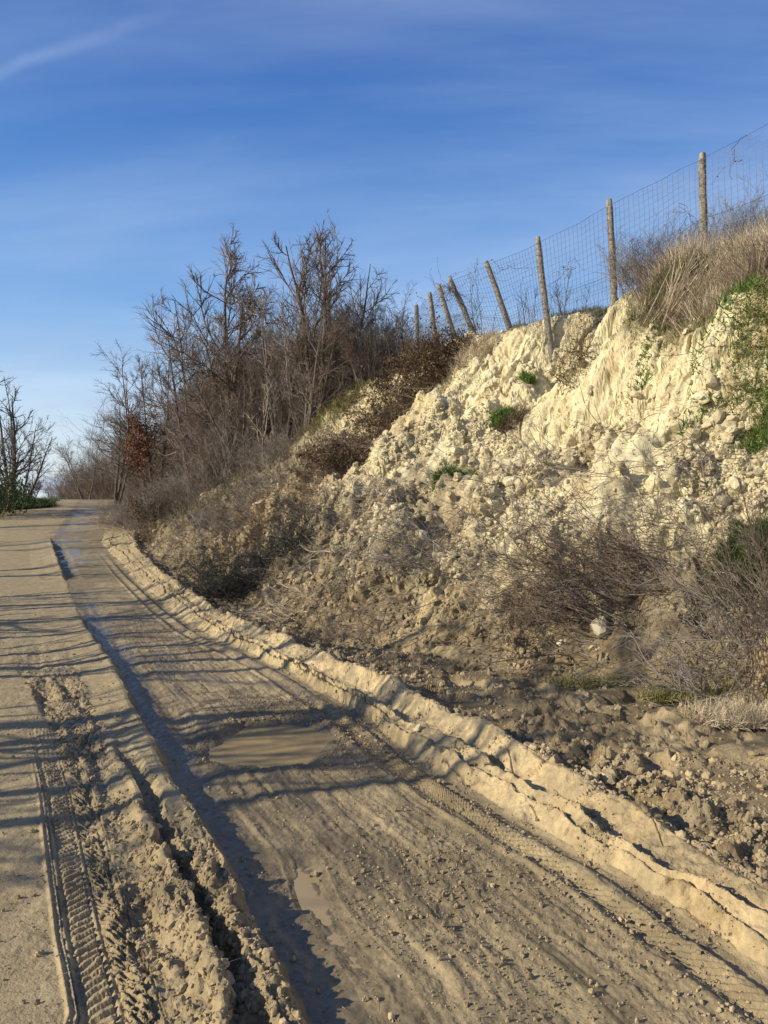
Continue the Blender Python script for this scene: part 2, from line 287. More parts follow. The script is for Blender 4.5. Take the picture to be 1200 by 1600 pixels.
# ------------------------------------------------------------------ terrain mesh (a polar sheet, finer near the viewer)
TER = {}
def build_terrain():
    az = np.concatenate([np.linspace(-180, -60, 40)[:-1], np.linspace(-60, -29, 60)[:-1], np.linspace(-29, 29, 1180), np.linspace(29, 60, 60)[1:], np.linspace(60, 180, 40)[1:-1]])
    azr = np.radians(az)
    M = 1500
    # radial positions from a metric of apparent size
    ca = np.radians(np.linspace(-180, 180, 361)); rr = np.concatenate([[0.25], np.exp(np.linspace(math.log(1.3), math.log(650), 2400))])
    RR, AA = np.meshgrid(rr, ca); XX = RR*np.sin(AA); YY = RR*np.cos(AA)
    HH = H(XX, YY, False)
    el = np.arctan2(HH - EYE, RR)
    de = np.abs(np.diff(el, axis=1)); dl = np.diff(np.log(RR), axis=1)
    wt = np.sqrt(de**2 + (0.16*dl)**2)
    wt = np.where(RR[:, 1:] > 55, wt*.35, wt)
    k = np.ones(9)/9
    for _ in range(2):
        wt = np.apply_along_axis(lambda a: np.convolve(np.pad(a, 4, mode='wrap'), k, 'valid'), 0, wt)
    wt[:, 0] = wt.sum(1)*0.003
    cum = np.concatenate([np.zeros((len(ca), 1)), np.cumsum(wt, axis=1)], axis=1); cum /= cum[:, -1:]
    t = np.linspace(0, 1, M)
    rad = np.stack([np.interp(t, cum[i], rr) for i in range(len(ca))])
    fi = (azr + math.pi)/(2*math.pi)*360; i0 = np.floor(fi).astype(int) % 361; i1 = np.minimum(i0+1, 360); fr = (fi - np.floor(fi))[:, None]
    Rg = rad[i0]*(1-fr) + rad[i1]*fr
    X = Rg*np.sin(azr)[:, None]; Y = Rg*np.cos(azr)[:, None]
    Zb = H(X, Y)
    P = np.stack([X, Y, Zb], -1).astype(f32)
    # normals of the base sheet
    du = np.empty_like(P); du[1:-1] = P[2:] - P[:-2]; du[0] = P[1] - P[-1]; du[-1] = P[0] - P[-2]
    dv = np.empty_like(P); dv[:, 1:-1] = P[:, 2:] - P[:, :-2]; dv[:, 0] = P[:, 1] - P[:, 0]; dv[:, -1] = P[:, -1] - P[:, -2]
    Nn = nrm(np.cross(du, dv)); Nn = np.where(Nn[..., 2:] < 0, -Nn, Nn)
    shp = X.shape
    X = X.ravel(); Y = Y.ravel(); P = P.reshape(-1, 3); Nn = Nn.reshape(-1, 3)
    d = dd_(X, Y); d = np.where(d < 0, d*np.interp(Y, [18, 28, 42], [1, 5.3/4.75, 5.3/4.3]), d); dist = np.hypot(X, Y)
    hz = P[:, 2] - zr(Y)
    frame = (np.abs(np.arctan2(X, Y)) < R(36))
    disp = np.zeros(len(P), f32)
    # --- zones
    uR = (X - at(ridge, Y))*KK; uG = (X - at(groove, Y))*KK; uT = (X - at(tread, Y))*KK; uB = (X - at(b2, Y))*KK; uT2 = (X - at(tread2, Y))*KK
    toe = np.interp(Y, Ys_, toe_d); crd = np.interp(Y, Ys_, cr_d); ctd = np.interp(Y, Ys_, ct_d); cfd = np.interp(Y, Ys_, cf_d); mdd = np.interp(Y, Ys_, mid_d)
    roadm = (1 - sstep(-.06, .03, d))*sstep(-5.6, -5.2, d)
    wallm = sstep(-.02, .05, d)*(1 - sstep(-.02, .03, uB))*sstep(25, 21, Y)                 # the pressed berm walls
    mudm = sstep(0, .08, uB)*(1 - sstep(-.15, .35, d - toe))
    pilem = sstep(-.15, .35, d - toe)*(1 - sstep(-.1, .2, d - crd))*sstep(48, 30, Y)
    cnoise = n2(X*.8+5, Y*.8+1)
    cliffm = sstep(-.25, .25, d - cfd + .35*cnoise + .15*n2(X*3, Y*3))*(1 - sstep(-.1, .2, d - crd))*sstep(24, 17, Y)
    topm = sstep(-.1, .25, d - np.where(Y < 11, ctd + .12 + .2*n2(Y*2, X*2), crd))
    chewm = np.clip(sstep(-.10, .0, uT-.08)*(1 - sstep(-.12, -.02, uR)) * sstep(9, 5.0, Y)*1.0, 0, 1)
    chew2 = sstep(-.30, -.16, uR)*(1 - sstep(.0, .02, uR))*sstep(4.3, 3.2, Y)
    chewm = np.maximum(chewm*(.55+.45*sstep(-.2, .3, n2(X*1.6, Y*1.6+4))), chew2)
    ridgetop = sstep(-.32, -.24, uR)*(1 - sstep(-.02, .01, uR))*sstep(3.3, 4.2, Y)*sstep(10, 9, Y)
    chewm = chewm*(1 - ridgetop*.9)
    rutfl = sstep(.02, .06, uR)*(1 - sstep(.22, .3, uR))
    # --- road surface
    m = frame & (roadm > .01) & (dist < 30)
    x, y = X[m], Y[m]; p = np.stack([x, y, np.zeros_like(x)], -1)
    fade = np.clip(1.6 - dist[m]/16, .2, 1)
    lf = 1 - .55*sstep(-.1, -.35, uT[m])
    r = .005*fb2(x*4, y*4, 3) + lf*(.0035*n2(x*15, y*15) + .002*n2(x*45, y*45) + .0012*n2(x*95, y*95))
    al = at(trough, y); us = (x - al)*KK
    strk = n2(us*9+3, y*.9) + .8*n2(us*23, y*1.9) + .5*n2(us*47, y*4)
    right = sstep(.15, .35, uR[m])
    r = r + right*(.0048*strk + .006*np.maximum(n2(us*22, y*3.1+7), 0)) * sstep(14, 6, y)
    rough_ = sstep(-.1, .5, fb2(us*2.2+9, y*.9, 3))*right
    # grit and small clods
    h1, i1_ = lumps(p, .030, 1, .60); h2, _ = lumps(p, .075, 2, .5)
    r = r + (.12 + .95*rough_)*(.32*h1)*lf + (.08 + .5*rough_)*.26*h2*right
    # gravel ring of the pothole
    pr = np.sqrt(((x + .5)/.75)**2 + ((y - 5.35)/.75)**2)
    r = r + sstep(1.3, .8, pr)*.45*h1
    # tread of a tyre (left) : ribs and slanting lugs
    ut = uT[m]; tr = sstep(6.2, 3.6, y)*(np.abs(ut) < .125)
    lug = np.sin(2*math.pi*(y*24 + np.where(ut > 0, ut*30, -ut*22 + .4) + .6*n2(y*3, x*3)))
    lugs = sstep(-.25, .25, lug)*(np.abs(ut) > .014)*(np.abs(ut) < .098)
    r = r*(1 - .7*tr) + tr*(-.014 + (.008 + .012*sstep(-.5, .4, n2(x*9, y*5)))*lugs*(1 - sstep(.085, .1, np.abs(ut))) + .006*fb2(x*30, y*30, 2) - .01*sstep(.35, .7, n2(x*7+3, y*3))) + sstep(6.2, 3.6, y)*(.012*np.exp(-((np.abs(ut)-.115)/.012)**2) + .009*np.exp(-(ut/.009)**2))
    r = r + sstep(5.2, 3.3, y)*.011*np.exp(-((ut+.15)/.008)**2)
    # second, smaller tread on the right
    u2 = uT2[m]; t2 = sstep(7, 4.5, y)*(np.abs(u2) < .055)
    lug = np.sin(2*math.pi*(y*21 + u2*18 + .5*n2(y*3+5, x*3)))
    r = r*(1-.6*t2) + t2*(.012*sstep(-.2, .3, lug) - .008)
    # chewed mud in the middle
    cm = chewm[m]
    ps = np.stack([us, y*.55, 0*x], -1); h3, _ = lumps(ps + .02*np.stack([n2(x*12, y*12), n2(x*12+9, y*12), 0*x], -1), .05, 3, .62); h4, _ = lumps(ps, .10, 4, .6)
    r = r + cm*(1.05*h3 + .7*h4 + .8*h1 - .038 + .035*n2(us*9, y*1.1) + .022*n2(us*17, y*1.6+3))
    rt = ridgetop[m]; r = r*(1 - .55*rt)
    r = r*(1 - .5*rutfl[m]) + rutfl[m]*(.006*n2(us*14, y*2.2) + .004*n2(x*25, y*18) + .35*h1*sstep(.1, .6, n2(x*5, y*5)))
    pd = np.sqrt(((x + .74)/.39)**2 + ((y - 5.02)/.47)**2); r = r*(1 - .85*sstep(1.1, .95, pd))
    disp[m] += (r*roadm[m]*fade).astype(f32)
    # --- walls: fine crumbs, vertical cracks
    m = frame & (wallm > .01) & (dist < 30)
    x, y = X[m], Y[m]
    cr = np.abs(n2(y*5.5+x*2.3, x*.7)); 
    r = .008*fb2(x*5+3, y*5, 3) + .006*fb2(x*22, y*22, 3) - .020*sstep(.06, .0, cr)*(n2(x*3, y*3+2) > -.25) - .012*sstep(.05, 0, np.abs(n2(x*6+2, y*6)))*(n2(x*2, y*2) > 0) + .006*n2(y*30 + x*11, P[m][:, 2]*8)
    h1, _ = lumps(P[m], .028, 5, .5); r = r + .35*h1*sstep(-.1, .5, n2(x*4+8, y*4))
    far = sstep(8, 12, y); r = r + far*.035*(n2(y*5.2, x*1.3) + .4*n2(y*11, x*4))
    edge = np.exp(-((uB[m]+.0)/.05)**2); h2, _ = lumps(P[m], .07, 6, .6); r = r + edge*.55*h2
    ce = np.exp(-(((x - at(crk, y) - .02)*KK)/.03)**2)*sstep(9, 6, y); h2, _ = lumps(P[m], .05, 7, .6); r = r + ce*(.5*h2 - .006)
    disp[m] += (r*wallm[m]).astype(f32)
    # --- mud flat
    m = frame & (mudm > .01) & (dist < 30)
    x, y = X[m], Y[m]; p = P[m]
    pw = p + .03*np.stack([n3(x*9, y*9, x*0), n3(x*9+5, y*9, x*0), 0*x], -1)
    h1, _ = lumps(pw, .10, 8, .6); h2, _ = lumps(pw, .26, 9, .58); h3, _ = lumps(p, .045, 10, .6)
    clump = sstep(-.35, .45, fb2(x*1.5+2, y*1.5, 3)) 
    nearb = np.maximum(np.exp(-((uB[m]-.35)/.28)**2)*sstep(6.0, 4.2, y), np.exp(-((uB[m]-.1)/.12)**2)*.8)
    clump = np.clip(clump*.85 + nearb, 0, 1.3)
    r = clump*(.9*h1 + .38*h2) + (.3+.75*clump)*.8*h3 + .03*fb2(x*3.3, y*6.1, 2) - .03 - .05*sstep(.2, .6, n2(x*5, y*5.5+3))
    disp[m] += (r*mudm[m]).astype(f32)
    # --- fallen earth and cliff
    m = frame & (np.maximum(pilem, cliffm) > .01) & (dist < 55)
    p = P[m]; x, y, z = p.T
    pw = p + .05*np.stack([n3(x*6, y*6, z*6), n3(x*6+5, y*6, z*6), n3(x*6, y*6+8, z*6)], -1)
    pw = pw + .016*np.stack([n3(x*24, y*24, z*24), n3(x*24+5, y*24, z*24), n3(x*24, y*24+8, z*24)], -1)
    h1, _ = lumps(pw, .13, 12, .6); h2, _ = lumps(pw, .34, 13, .58); h3, _ = lumps(p, .06, 14, .6)
    cl_ = cliffm[m]
    rub = (1 - .88*cl_)*(.18 + .9*sstep(-.35, .45, fb3(x*1.1, y*1.1, z*1.1+4, 3)))
    r = rub*(.85*h1 + .95*h2 + .85*h3) - .08*rub - .12*rub*sstep(.25, .6, fb3(x*3.1+5, y*3.1, z*3.1, 2))
    fl = d[m]*.8 + z*.6    # along the fall line
    strk = n2((y*.93 - x*.37)*4.2 + .5*n2(fl*.9, y), fl*.8) + .55*n2((y*.93 - x*.37)*10.5, fl*1.5+5) + .3*n2((y*.93 - x*.37)*25, fl*3.1)
    r = r + cl_*(.04*strk + .03*fb3(x*5, y*5, z*5, 3) - .07*sstep(.08, 0, np.abs(n2((y*.93-x*.37)*2.2+.6*n2(fl*1.5, y*2), fl*.7+2)))*(n2(x*1.7, z*1.7+3) > 0))
    ac = (y*.93 - x*.37) + .35*n2(fl*1.2, y*.8); pc = np.stack([ac, fl*.38, z*.15], -1)
    b1, _ = lumps(pc, .16, 15, .62); b2_, _ = lumps(pc*np.array([1, 1.3, 1]), .065, 16, .62)
    ck = np.abs(n2(ac*3.3, fl*.9+7)); ck2 = np.abs(n2(ac*7.5+3, fl*2.2))
    r = r + cl_*(.6*b1 + .75*b2_ + .006*fb3(x*22, y*22, z*9, 2) - .07*sstep(.07, 0, ck) - .04*sstep(.08, 0, ck2)*(n2(x*2, z*2) > -.2) - .018*sstep(.12, 0, np.abs(n2(ac*15+3, fl*4))) - .012*sstep(.15, 0, np.abs(n2(ac*11+9, fl*12))) + .012*fb3(x*16, y*16, z*16, 3) - .02)
    r = r + .02*fb3(x*3, y*3, z*3, 3)
    mm = np.maximum(pilem, cliffm)[m]
    disp[m] += (r*mm).astype(f32)
    # --- top and left verge
    m = frame & ((topm > .01) | (d < -5)); x, y = X[m], Y[m]
    disp[m] += (.03*fb2(x*2, y*2, 3)*np.clip(dist[m]/4, 0, 1)).astype(f32)
    P2 = P + Nn*disp[:, None]
    TER.update(P=P2, N=Nn, pile=np.where(frame, pilem, 0)*(1-cliffm*.93)*(1-sstep(18, 22, Y)), mud=np.where(frame, mudm, 0)*sstep(30, 20, Y), chew=np.where(frame, chewm*roadm, 0), cliff=cliffm, road=roadm*frame, d=d, dist=dist, shp=shp, uR=uR, uB=uB)
    # --- colours (albedo of each kind of soil) and wetness
    def col(c): return np.array(c, f32)
    CLAY, CLAY2, ROAD, ROADD, WALL, MUD, MUDL, SOIL, GRASS = map(col, ((.60,.535,.335), (.48,.36,.19), (.335,.265,.15), (.20,.158,.09), (.46,.365,.205), (.19,.145,.08), (.34,.265,.15), (.17,.13,.075), (.075,.085,.03)))
    x, y, z = P2.T
    A = np.tile(ROAD, (len(P), 1)); wet = np.zeros(len(P), f32)
    def mix(c, mk):
        nonlocal A
        A = A*(1 - mk[:, None]) + c*mk[:, None]
    nlo = fb2(X*.9+3, Y*.9, 3); nhi = fb2(X*9+4, Y*9, 2); nmd = fb2(X*4+1, Y*4, 3)
    mix(ROADD, np.clip(sstep(-.25, .5, nlo+.4*nmd)*.85*sstep(.05, .3, uR), 0, 1)); mix(ROADD, roadm*sstep(.1, .7, n2(X*1.1+40, Y*.7))*.5*sstep(-.3, .1, uR)); mix(MUDL, roadm*sstep(.25, .6, nhi)*.3)
    mix(ROADD, np.clip(chewm*.55 + rutfl*.6, 0, 1))
    mix(MUD, sstep(1.35, .9, np.sqrt(((X + .45)/.8)**2 + ((Y - 5.3)/.75)**2))*.5)
    mix(WALL, wallm); mix(MUD, wallm*sstep(5.0, 3.4, Y)*sstep(-.1, .05, (X - at(ledge, Y)))*.55); mix(CLAY2, wallm*sstep(-.2, .7, nmd)*.6); mix(MUDL, wallm*sstep(0, .6, nlo+.5*nhi)*.6); mix(MUD, wallm*sstep(.035, 0, np.abs(n2(X*6+2, Y*6)))*(n2(X*2, Y*2) > 0)*.5); mix(MUD, wallm*sstep(9, 14, Y)*.35)
    mix(MUD, wallm*np.exp(-((X-at(crk, Y)-.025)/.02)**2)*.55*(n2(X*6,Y*6)>-.3))
    mm = mudm
    mix(MUD, mm); mix(MUDL, mm*sstep(-.1, .6, nmd+.5*nlo)*.75)
    mix(MUD, pilem); hh = hz + .45*nlo + .15*nmd
    leftdark = sstep(12.5, 15.5, Y)*(1-cliffm)*sstep(3.4, 2.3, hz)
    mix(CLAY, pilem*np.clip(sstep(.1, 1.5, hh + .25*nhi) , 0, 1)*(1-.75*np.clip(leftdark + sstep(8.3, 10.5, Y)*sstep(2.3, 1.3, hz + .3*nlo), 0, 1))); mix(CLAY2, pilem*sstep(.1, .7, nlo)*.6); mix(MUD, pilem*sstep(.15, .8, nmd + .3*nlo)*.55)
    mix(CLAY, cliffm); fl_ = d*.8 + z*.6; mix(CLAY2, cliffm*sstep(.10, 0, np.abs(n2(fbx(X, Y)*6 + .5*n2(fl_*2, Y), fl_*1.4+3)))*.6); mix(CLAY2, cliffm*sstep(.1, .7, n2(fbx(X, Y)*3, z*1.2))*.55)
    mix(SOIL, pilem*sstep(17, 20, Y)); mix(SOIL, topm)
    mix(GRASS, np.clip(topm*.6, 0, 1)); mix(SOIL, 1-sstep(-5.6, -5.2, d))
    mix(GRASS, (1-sstep(-5.9, -5.4, d))*.7)
    dmp = roadm*np.exp(-((np.sqrt(((X + .74)/.40)**2 + ((Y - 5.02)/.48)**2) - 1.05)/.16)**2); mix(MUD, dmp*.75); wet = np.maximum(wet, dmp*.7)
    dmp = roadm*np.exp(-((X - at(trough, Y))/.11)**2)*sstep(6, 4.5, Y); mix(ROADD, dmp*.6); wet = np.maximum(wet, dmp*.65)
    # wetness: rut floors, wheel troughs, far runnel
    wet = np.maximum(wet, rutfl*sstep(12, 9.5, Y)*.75)
    wet = np.maximum(wet, roadm*sstep(.15, .5, uR)*sstep(-.05, .5, fb2((X-at(trough, Y))*3.4, Y*.8+3, 3))*.75*sstep(12, 8, Y))
    run = np.exp(-((X - at(foot, Y) + 1.0 + .15*n2(Y*1.3, X*0))/.55)**2)*sstep(13, 18, Y)*sstep(38, 33, Y)
    run2 = np.exp(-((X - at(ridge, Y) - .22)/.2)**2)*sstep(6.5, 8, Y)*sstep(15, 11, Y)
    wet = np.maximum(wet, np.clip(run*1.2, 0, .88)*sstep(-.5, .1, n2(X*3, Y*1.5))*sstep(-.35, .15, n2(X*9, Y*2.6))); wet = np.maximum(wet, run2*.85*sstep(-.4, .15, n2(X*10, Y*5)))
    wet = np.maximum(wet, np.exp(-((uR+.42)/.13)**2)*sstep(7.5, 6.4, Y)*sstep(4.0, 4.6, Y)*sstep(-.3, .2, n2(X*5, Y*2.5)))
    wet = np.maximum(wet, mudm*sstep(.1, .5, n2(X*1.4+8, Y*3))*.5)
    A = A*(1 + .14*fb2(X*11, Y*11, 2)[:, None]*np.ones(3))
    A = np.clip(A*(1 - .35*wet[:, None]), .01, .95)
    RGBA = np.concatenate([A, np.ones((len(A), 1))], 1)
    na, nr = shp
    idx = np.arange(na*nr).reshape(na, nr); nxt = np.roll(idx, -1, axis=0)
    F = np.stack([idx[:, :-1], idx[:, 1:], nxt[:, 1:], nxt[:, :-1]], -1).reshape(-1, 4)[:, ::-1]
    V = P2
    me = mesh_data('ground', V, F, ground_mat(), np.repeat((d.reshape(na, nr) < .02)[:, :-1].ravel(), 1), {'soil': ('FLOAT_COLOR', RGBA), 'wet': ('FLOAT', wet)})
    o = link('ground', me); o['kind'] = 'structure'
    return o
def fbx(X, Y): return (Y*.93 - X*.37)

def nodes_of(name):
    m = bpy.data.materials.new(name); m.use_nodes = True
    b = m.node_tree.nodes['Principled BSDF']; return m, m.node_tree.nodes, m.node_tree.links, b
def ground_mat():
    m, n, l, b = nodes_of('soil')
    a = n.new('ShaderNodeAttribute'); a.attribute_name = 'soil'; wv = n.new('ShaderNodeAttribute'); wv.attribute_name = 'wet'
    geo = n.new('ShaderNodeNewGeometry')
    no = n.new('ShaderNodeTexNoise'); no.inputs['Scale'].default_value = 38; no.inputs['Detail'].default_value = 8; no.inputs['Roughness'].default_value = .65; l.new(geo.outputs['Position'], no.inputs['Vector'])
    mr = n.new('ShaderNodeMapRange'); mr.inputs['From Min'].default_value = .3; mr.inputs['From Max'].default_value = .7; mr.inputs['To Min'].default_value = .74; mr.inputs['To Max'].default_value = 1.2; l.new(no.outputs['Fac'], mr.inputs['Value'])
    vm = n.new('ShaderNodeVectorMath'); vm.operation = 'SCALE'; l.new(a.outputs['Color'], vm.inputs[0]); l.new(mr.outputs[0], vm.inputs['Scale'])
    l.new(vm.outputs[0], b.inputs['Base Color'])
    r = n.new('ShaderNodeMapRange'); r.inputs['To Min'].default_value = .93; r.inputs['To Max'].default_value = .22; l.new(wv.outputs['Fac'], r.inputs['Value']); l.new(r.outputs[0], b.inputs['Roughness'])
    b.inputs['Specular IOR Level'].default_value = .4
    no2 = n.new('ShaderNodeTexNoise'); no2.inputs['Scale'].default_value = 120; no2.inputs['Detail'].default_value = 5; l.new(geo.outputs['Position'], no2.inputs['Vector'])
    st = n.new('ShaderNodeMapRange'); st.inputs['To Min'].default_value = .75; st.inputs['To Max'].default_value = .05; l.new(wv.outputs['Fac'], st.inputs['Value'])
    bp = n.new('ShaderNodeBump'); bp.inputs['Distance'].default_value = .006; l.new(st.outputs[0], bp.inputs['Strength']); l.new(no2.outputs['Fac'], bp.inputs['Height']); l.new(bp.outputs[0], b.inputs['Normal'])
    return m
def simple_mat(name, c1, c2, scale=6.0, rough=.85, spec=.3, objvar=0.0, bump=0):
    m, n, l, b = nodes_of(name)
    geo = n.new('ShaderNodeNewGeometry'); no = n.new('ShaderNodeTexNoise'); no.inputs['Scale'].default_value = scale; no.inputs['Detail'].default_value = 5; l.new(geo.outputs['Position'], no.inputs['Vector'])
    ra = n.new('ShaderNodeMapRange'); ra.inputs['From Min'].default_value = .32; ra.inputs['From Max'].default_value = .68; l.new(no.outputs['Fac'], ra.inputs['Value'])
    mx = n.new('ShaderNodeMix'); mx.data_type = 'RGBA'; l.new(ra.outputs[0], mx.inputs[0]); mx.inputs[6].default_value = (*c1, 1); mx.inputs[7].default_value = (*c2, 1)
    src = mx.outputs[2]
    if objvar:
        mr = n.new('ShaderNodeMapRange'); mr.inputs['To Min'].default_value = 1-objvar; mr.inputs['To Max'].default_value = 1+objvar; l.new(geo.outputs['Random Per Island'], mr.inputs['Value'])
        vm = n.new('ShaderNodeVectorMath'); vm.operation = 'SCALE'; l.new(src, vm.inputs[0]); l.new(mr.outputs[0], vm.inputs['Scale']); src = vm.outputs[0]
    l.new(src, b.inputs['Base Color']); b.inputs['Roughness'].default_value = rough; b.inputs['Specular IOR Level'].default_value = spec
    if bump:
        n2__ = n.new('ShaderNodeTexNoise'); n2__.inputs['Scale'].default_value = 90; n2__.inputs['Detail'].default_value = 6; l.new(geo.outputs['Position'], n2__.inputs['Vector'])
        bp = n.new('ShaderNodeBump'); bp.inputs['Distance'].default_value = .008; bp.inputs['Strength'].default_value = bump; l.new(n2__.outputs['Fac'], bp.inputs['Height']); l.new(bp.outputs[0], b.inputs['Normal'])
    return m
terrain = build_terrain()

# ------------------------------------------------------------------ standing water
def water_mat():
    m, n, l, b = nodes_of('muddy_water')
    geo = n.new('ShaderNodeNewGeometry'); no = n.new('ShaderNodeTexNoise'); no.inputs['Scale'].default_value = 5; no.inputs['Detail'].default_value = 3; l.new(geo.outputs['Position'], no.inputs['Vector'])
    mx = n.new('ShaderNodeMix'); mx.data_type = 'RGBA'; l.new(no.outputs['Fac'], mx.inputs[0]); mx.inputs[6].default_value = (.33, .25, .13, 1); mx.inputs[7].default_value = (.38, .29, .155, 1)
    l.new(mx.outputs[2], b.inputs['Base Color']); b.inputs['Roughness'].default_value = .04; b.inputs['IOR'].default_value = 1.33
    return m
WM = water_mat()
def pool(cx, cy, rx, ry, z, ang, label):
    k = 28; a = np.linspace(0, 2*math.pi, k, endpoint=False)
    u = rx*np.cos(a); v = ry*np.sin(a); c, s = math.cos(ang), math.sin(ang)
    V = np.stack([u*c - v*s, u*s + v*c, 0*u], -1); V = np.concatenate([V, [[0, 0, 0]]])
    F = np.array([[i, (i+1) % k, k] for i in range(k)])
    o = link('puddle_water', mesh_data('puddle_water', V, F, WM), None, (cx, cy, z)); tag(o, label, 'puddle', None, 'structure'); return o
pool(-.74, 5.02, .47, .58, -.024, 0, 'large oval puddle of brown water in the pothole on the road')
yy = np.linspace(2.25, 3.95, 60); wv = .075 + 0*yy; xx = at(trough, yy)
V = np.concatenate([np.stack([xx - wv, yy, 0*yy], -1), np.stack([xx + wv, yy, 0*yy], -1)]); i_ = np.arange(59)
o = link('puddle_water', mesh_data('puddle_water', V, np.stack([i_, i_+60, i_+61, i_+1], 1), WM), None, (0, 0, -.0245)); tag(o, 'thin strip of muddy water lying in a wheel trough', 'puddle', None, 'structure')

# ------------------------------------------------------------------ plant growing helpers
def poly(P0, D, Ln, K, wander, up, rg):
    """grow polylines: start points, directions, lengths -> (n, K+1, 3)"""
    D = nrm(D); pts = [P0]; p = P0; step = (Ln/K)[:, None]
    for k in range(K):
        D = nrm(D + rg.normal(0, 1, D.shape)*wander + np.array([0, 0, up])); p = p + D*step; pts.append(p)
    return np.stack(pts, 1)
def spawn(P, Ln, n, t0, t1, ang, ratio, rg, jit=.35, tp=.5):
    """children along the polylines P"""
    nP, K1, _ = P.shape; K = K1 - 1
    idx = np.repeat(np.arange(nP), n); t = t0 + (t1 - t0)*rg.rand(len(idx))
    f = t*K; i = np.minimum(f.astype(int), K-1); fr = (f - i)[:, None]
    a = P[idx, i]; b = P[idx, i+1]; p = a + (b-a)*fr; T = nrm(b - a)
    r = nrm(np.cross(T, rg.normal(0, 1, T.shape))); an = np.radians(ang + rg.normal(0, 12, len(idx)))[:, None]
    D = T*np.cos(an) + r*np.sin(an)
    L2 = Ln[idx]*ratio*(1 - tp*t)*(1 + jit*rg.uniform(-1, 1, len(idx)))
    return p, D, np.maximum(L2, .02), t, idx
def tubes(P, r0, r1, sides=3):
    n, K1, _ = P.shape
    T = np.empty_like(P); T[:, 1:-1] = P[:, 2:] - P[:, :-2]; T[:, 0] = P[:, 1] - P[:, 0]; T[:, -1] = P[:, -1] - P[:, -2]; T = nrm(T)
    ref = np.where(np.abs(T[..., 2:]) > .85, np.array([1., 0, 0]), np.array([0, 0, 1.]))
    U = nrm(np.cross(T, ref)); W = np.cross(T, U)
    r0 = np.broadcast_to(np.asarray(r0, float), (n,)); r1 = np.broadcast_to(np.asarray(r1, float), (n,))
    t = np.linspace(0, 1, K1); rad = r0[:, None]*(1-t) + r1[:, None]*t
    a = np.arange(sides)*2*math.pi/sides
    V = P[:, :, None] + rad[:, :, None, None]*(U[:, :, None]*np.cos(a)[:, None] + W[:, :, None]*np.sin(a)[:, None])
    idx = np.arange(n*K1*sides).reshape(n, K1, sides); nx = np.roll(idx, -1, axis=2)
    F = np.stack([idx[:, :-1], nx[:, :-1], nx[:, 1:], idx[:, 1:]], -1).reshape(-1, 4)
    return V.reshape(-1, 3), F
def leaves(P, size, rg, droop=.3, asp=.6):
    """small bent leaf quads at points P"""
    n = len(P); a = nrm(rg.normal(0, 1, (n, 3)) + [0, 0, -droop]); b = nrm(np.cross(a, rg.normal(0, 1, (n, 3))))
    s = size*(.6 + .8*rg.rand(n))[:, None]; c = np.cross(a, b)
    V = np.stack([P, P + a*s*.5 + b*s*asp*.5 + c*s*.1, P + a*s, P + a*s*.5 - b*s*asp*.5 + c*s*.1], 1).reshape(-1, 3)
    return V, np.arange(4*n).reshape(n, 4)
def blades(P, D, Ln, wd, rg, bend=.6, K=3):
    """grass blades"""
    n = len(P); Q = [P]; d = nrm(D); p = P; hor = nrm(np.cross(d, rg.normal(0, 1, (n, 3)))); 
    for k in range(K):
        d = nrm(d + np.array([0, 0, -bend/K*(.3+k*.5)]) + hor*.12*bend); p = p + d*(Ln/K)[:, None]; Q.append(p)
    Q = np.stack(Q, 1); side = nrm(np.cross(nrm(D), rg.normal(0, 1, (n, 3))))
    w_ = wd*np.linspace(1, .12, K+1)
    A = Q + side[:, None]*w_[None, :, None]; B = Q - side[:, None]*w_[None, :, None]
    V = np.concatenate([A, B], 1).reshape(-1, 3); base = (np.arange(n)*2*(K+1))[:, None]; k = np.arange(K)
    F = np.stack([base + k, base + k + 1, base + K + 1 + k + 1, base + K + 1 + k], -1).reshape(-1, 4)
    return V, F
BARK = simple_mat('bark_grey_brown', (.075, .062, .05), (.18, .155, .125), 14, .9, .2)
TWIG = simple_mat('twig_brown', (.105, .076, .057), (.222, .168, .127), 2.5, .85, .25, .35)
TWIGG = simple_mat('twig_grey', (.17, .145, .12), (.32, .28, .235), 3, .85, .25, .3)
TWIGR = simple_mat('twig_reddish', (.11, .065, .05), (.21, .125, .095), 4, .8, .3, .3)
DARKB = simple_mat('brush_dark', (.045, .045, .038), (.09, .088, .075), 4, .9, .2, .35)
STRAW = simple_mat('dry_stem', (.38, .31, .20), (.64, .54, .39), 5, .8, .3, .3)
GRASSM = simple_mat('green_grass', (.055, .11, .016), (.13, .21, .035), 9, .7, .35, .3)
GRASSD = simple_mat('dark_green_leaf', (.035, .065, .015), (.08, .125, .03), 9, .65, .4, .3)
GRASSO = simple_mat('olive_grass', (.15, .145, .045), (.28, .25, .10), 5, .8, .3, .3)
YELG = simple_mat('yellow_green_leaf', (.24, .25, .035), (.42, .38, .06), 8, .7, .3, .3)
RUST = simple_mat('rust_leaf', (.13, .055, .03), (.26, .125, .06), 9, .75, .3, .4)
BRAM = simple_mat('bramble_leaf', (.065, .042, .024), (.135, .088, .045), 6, .8, .3, .4)

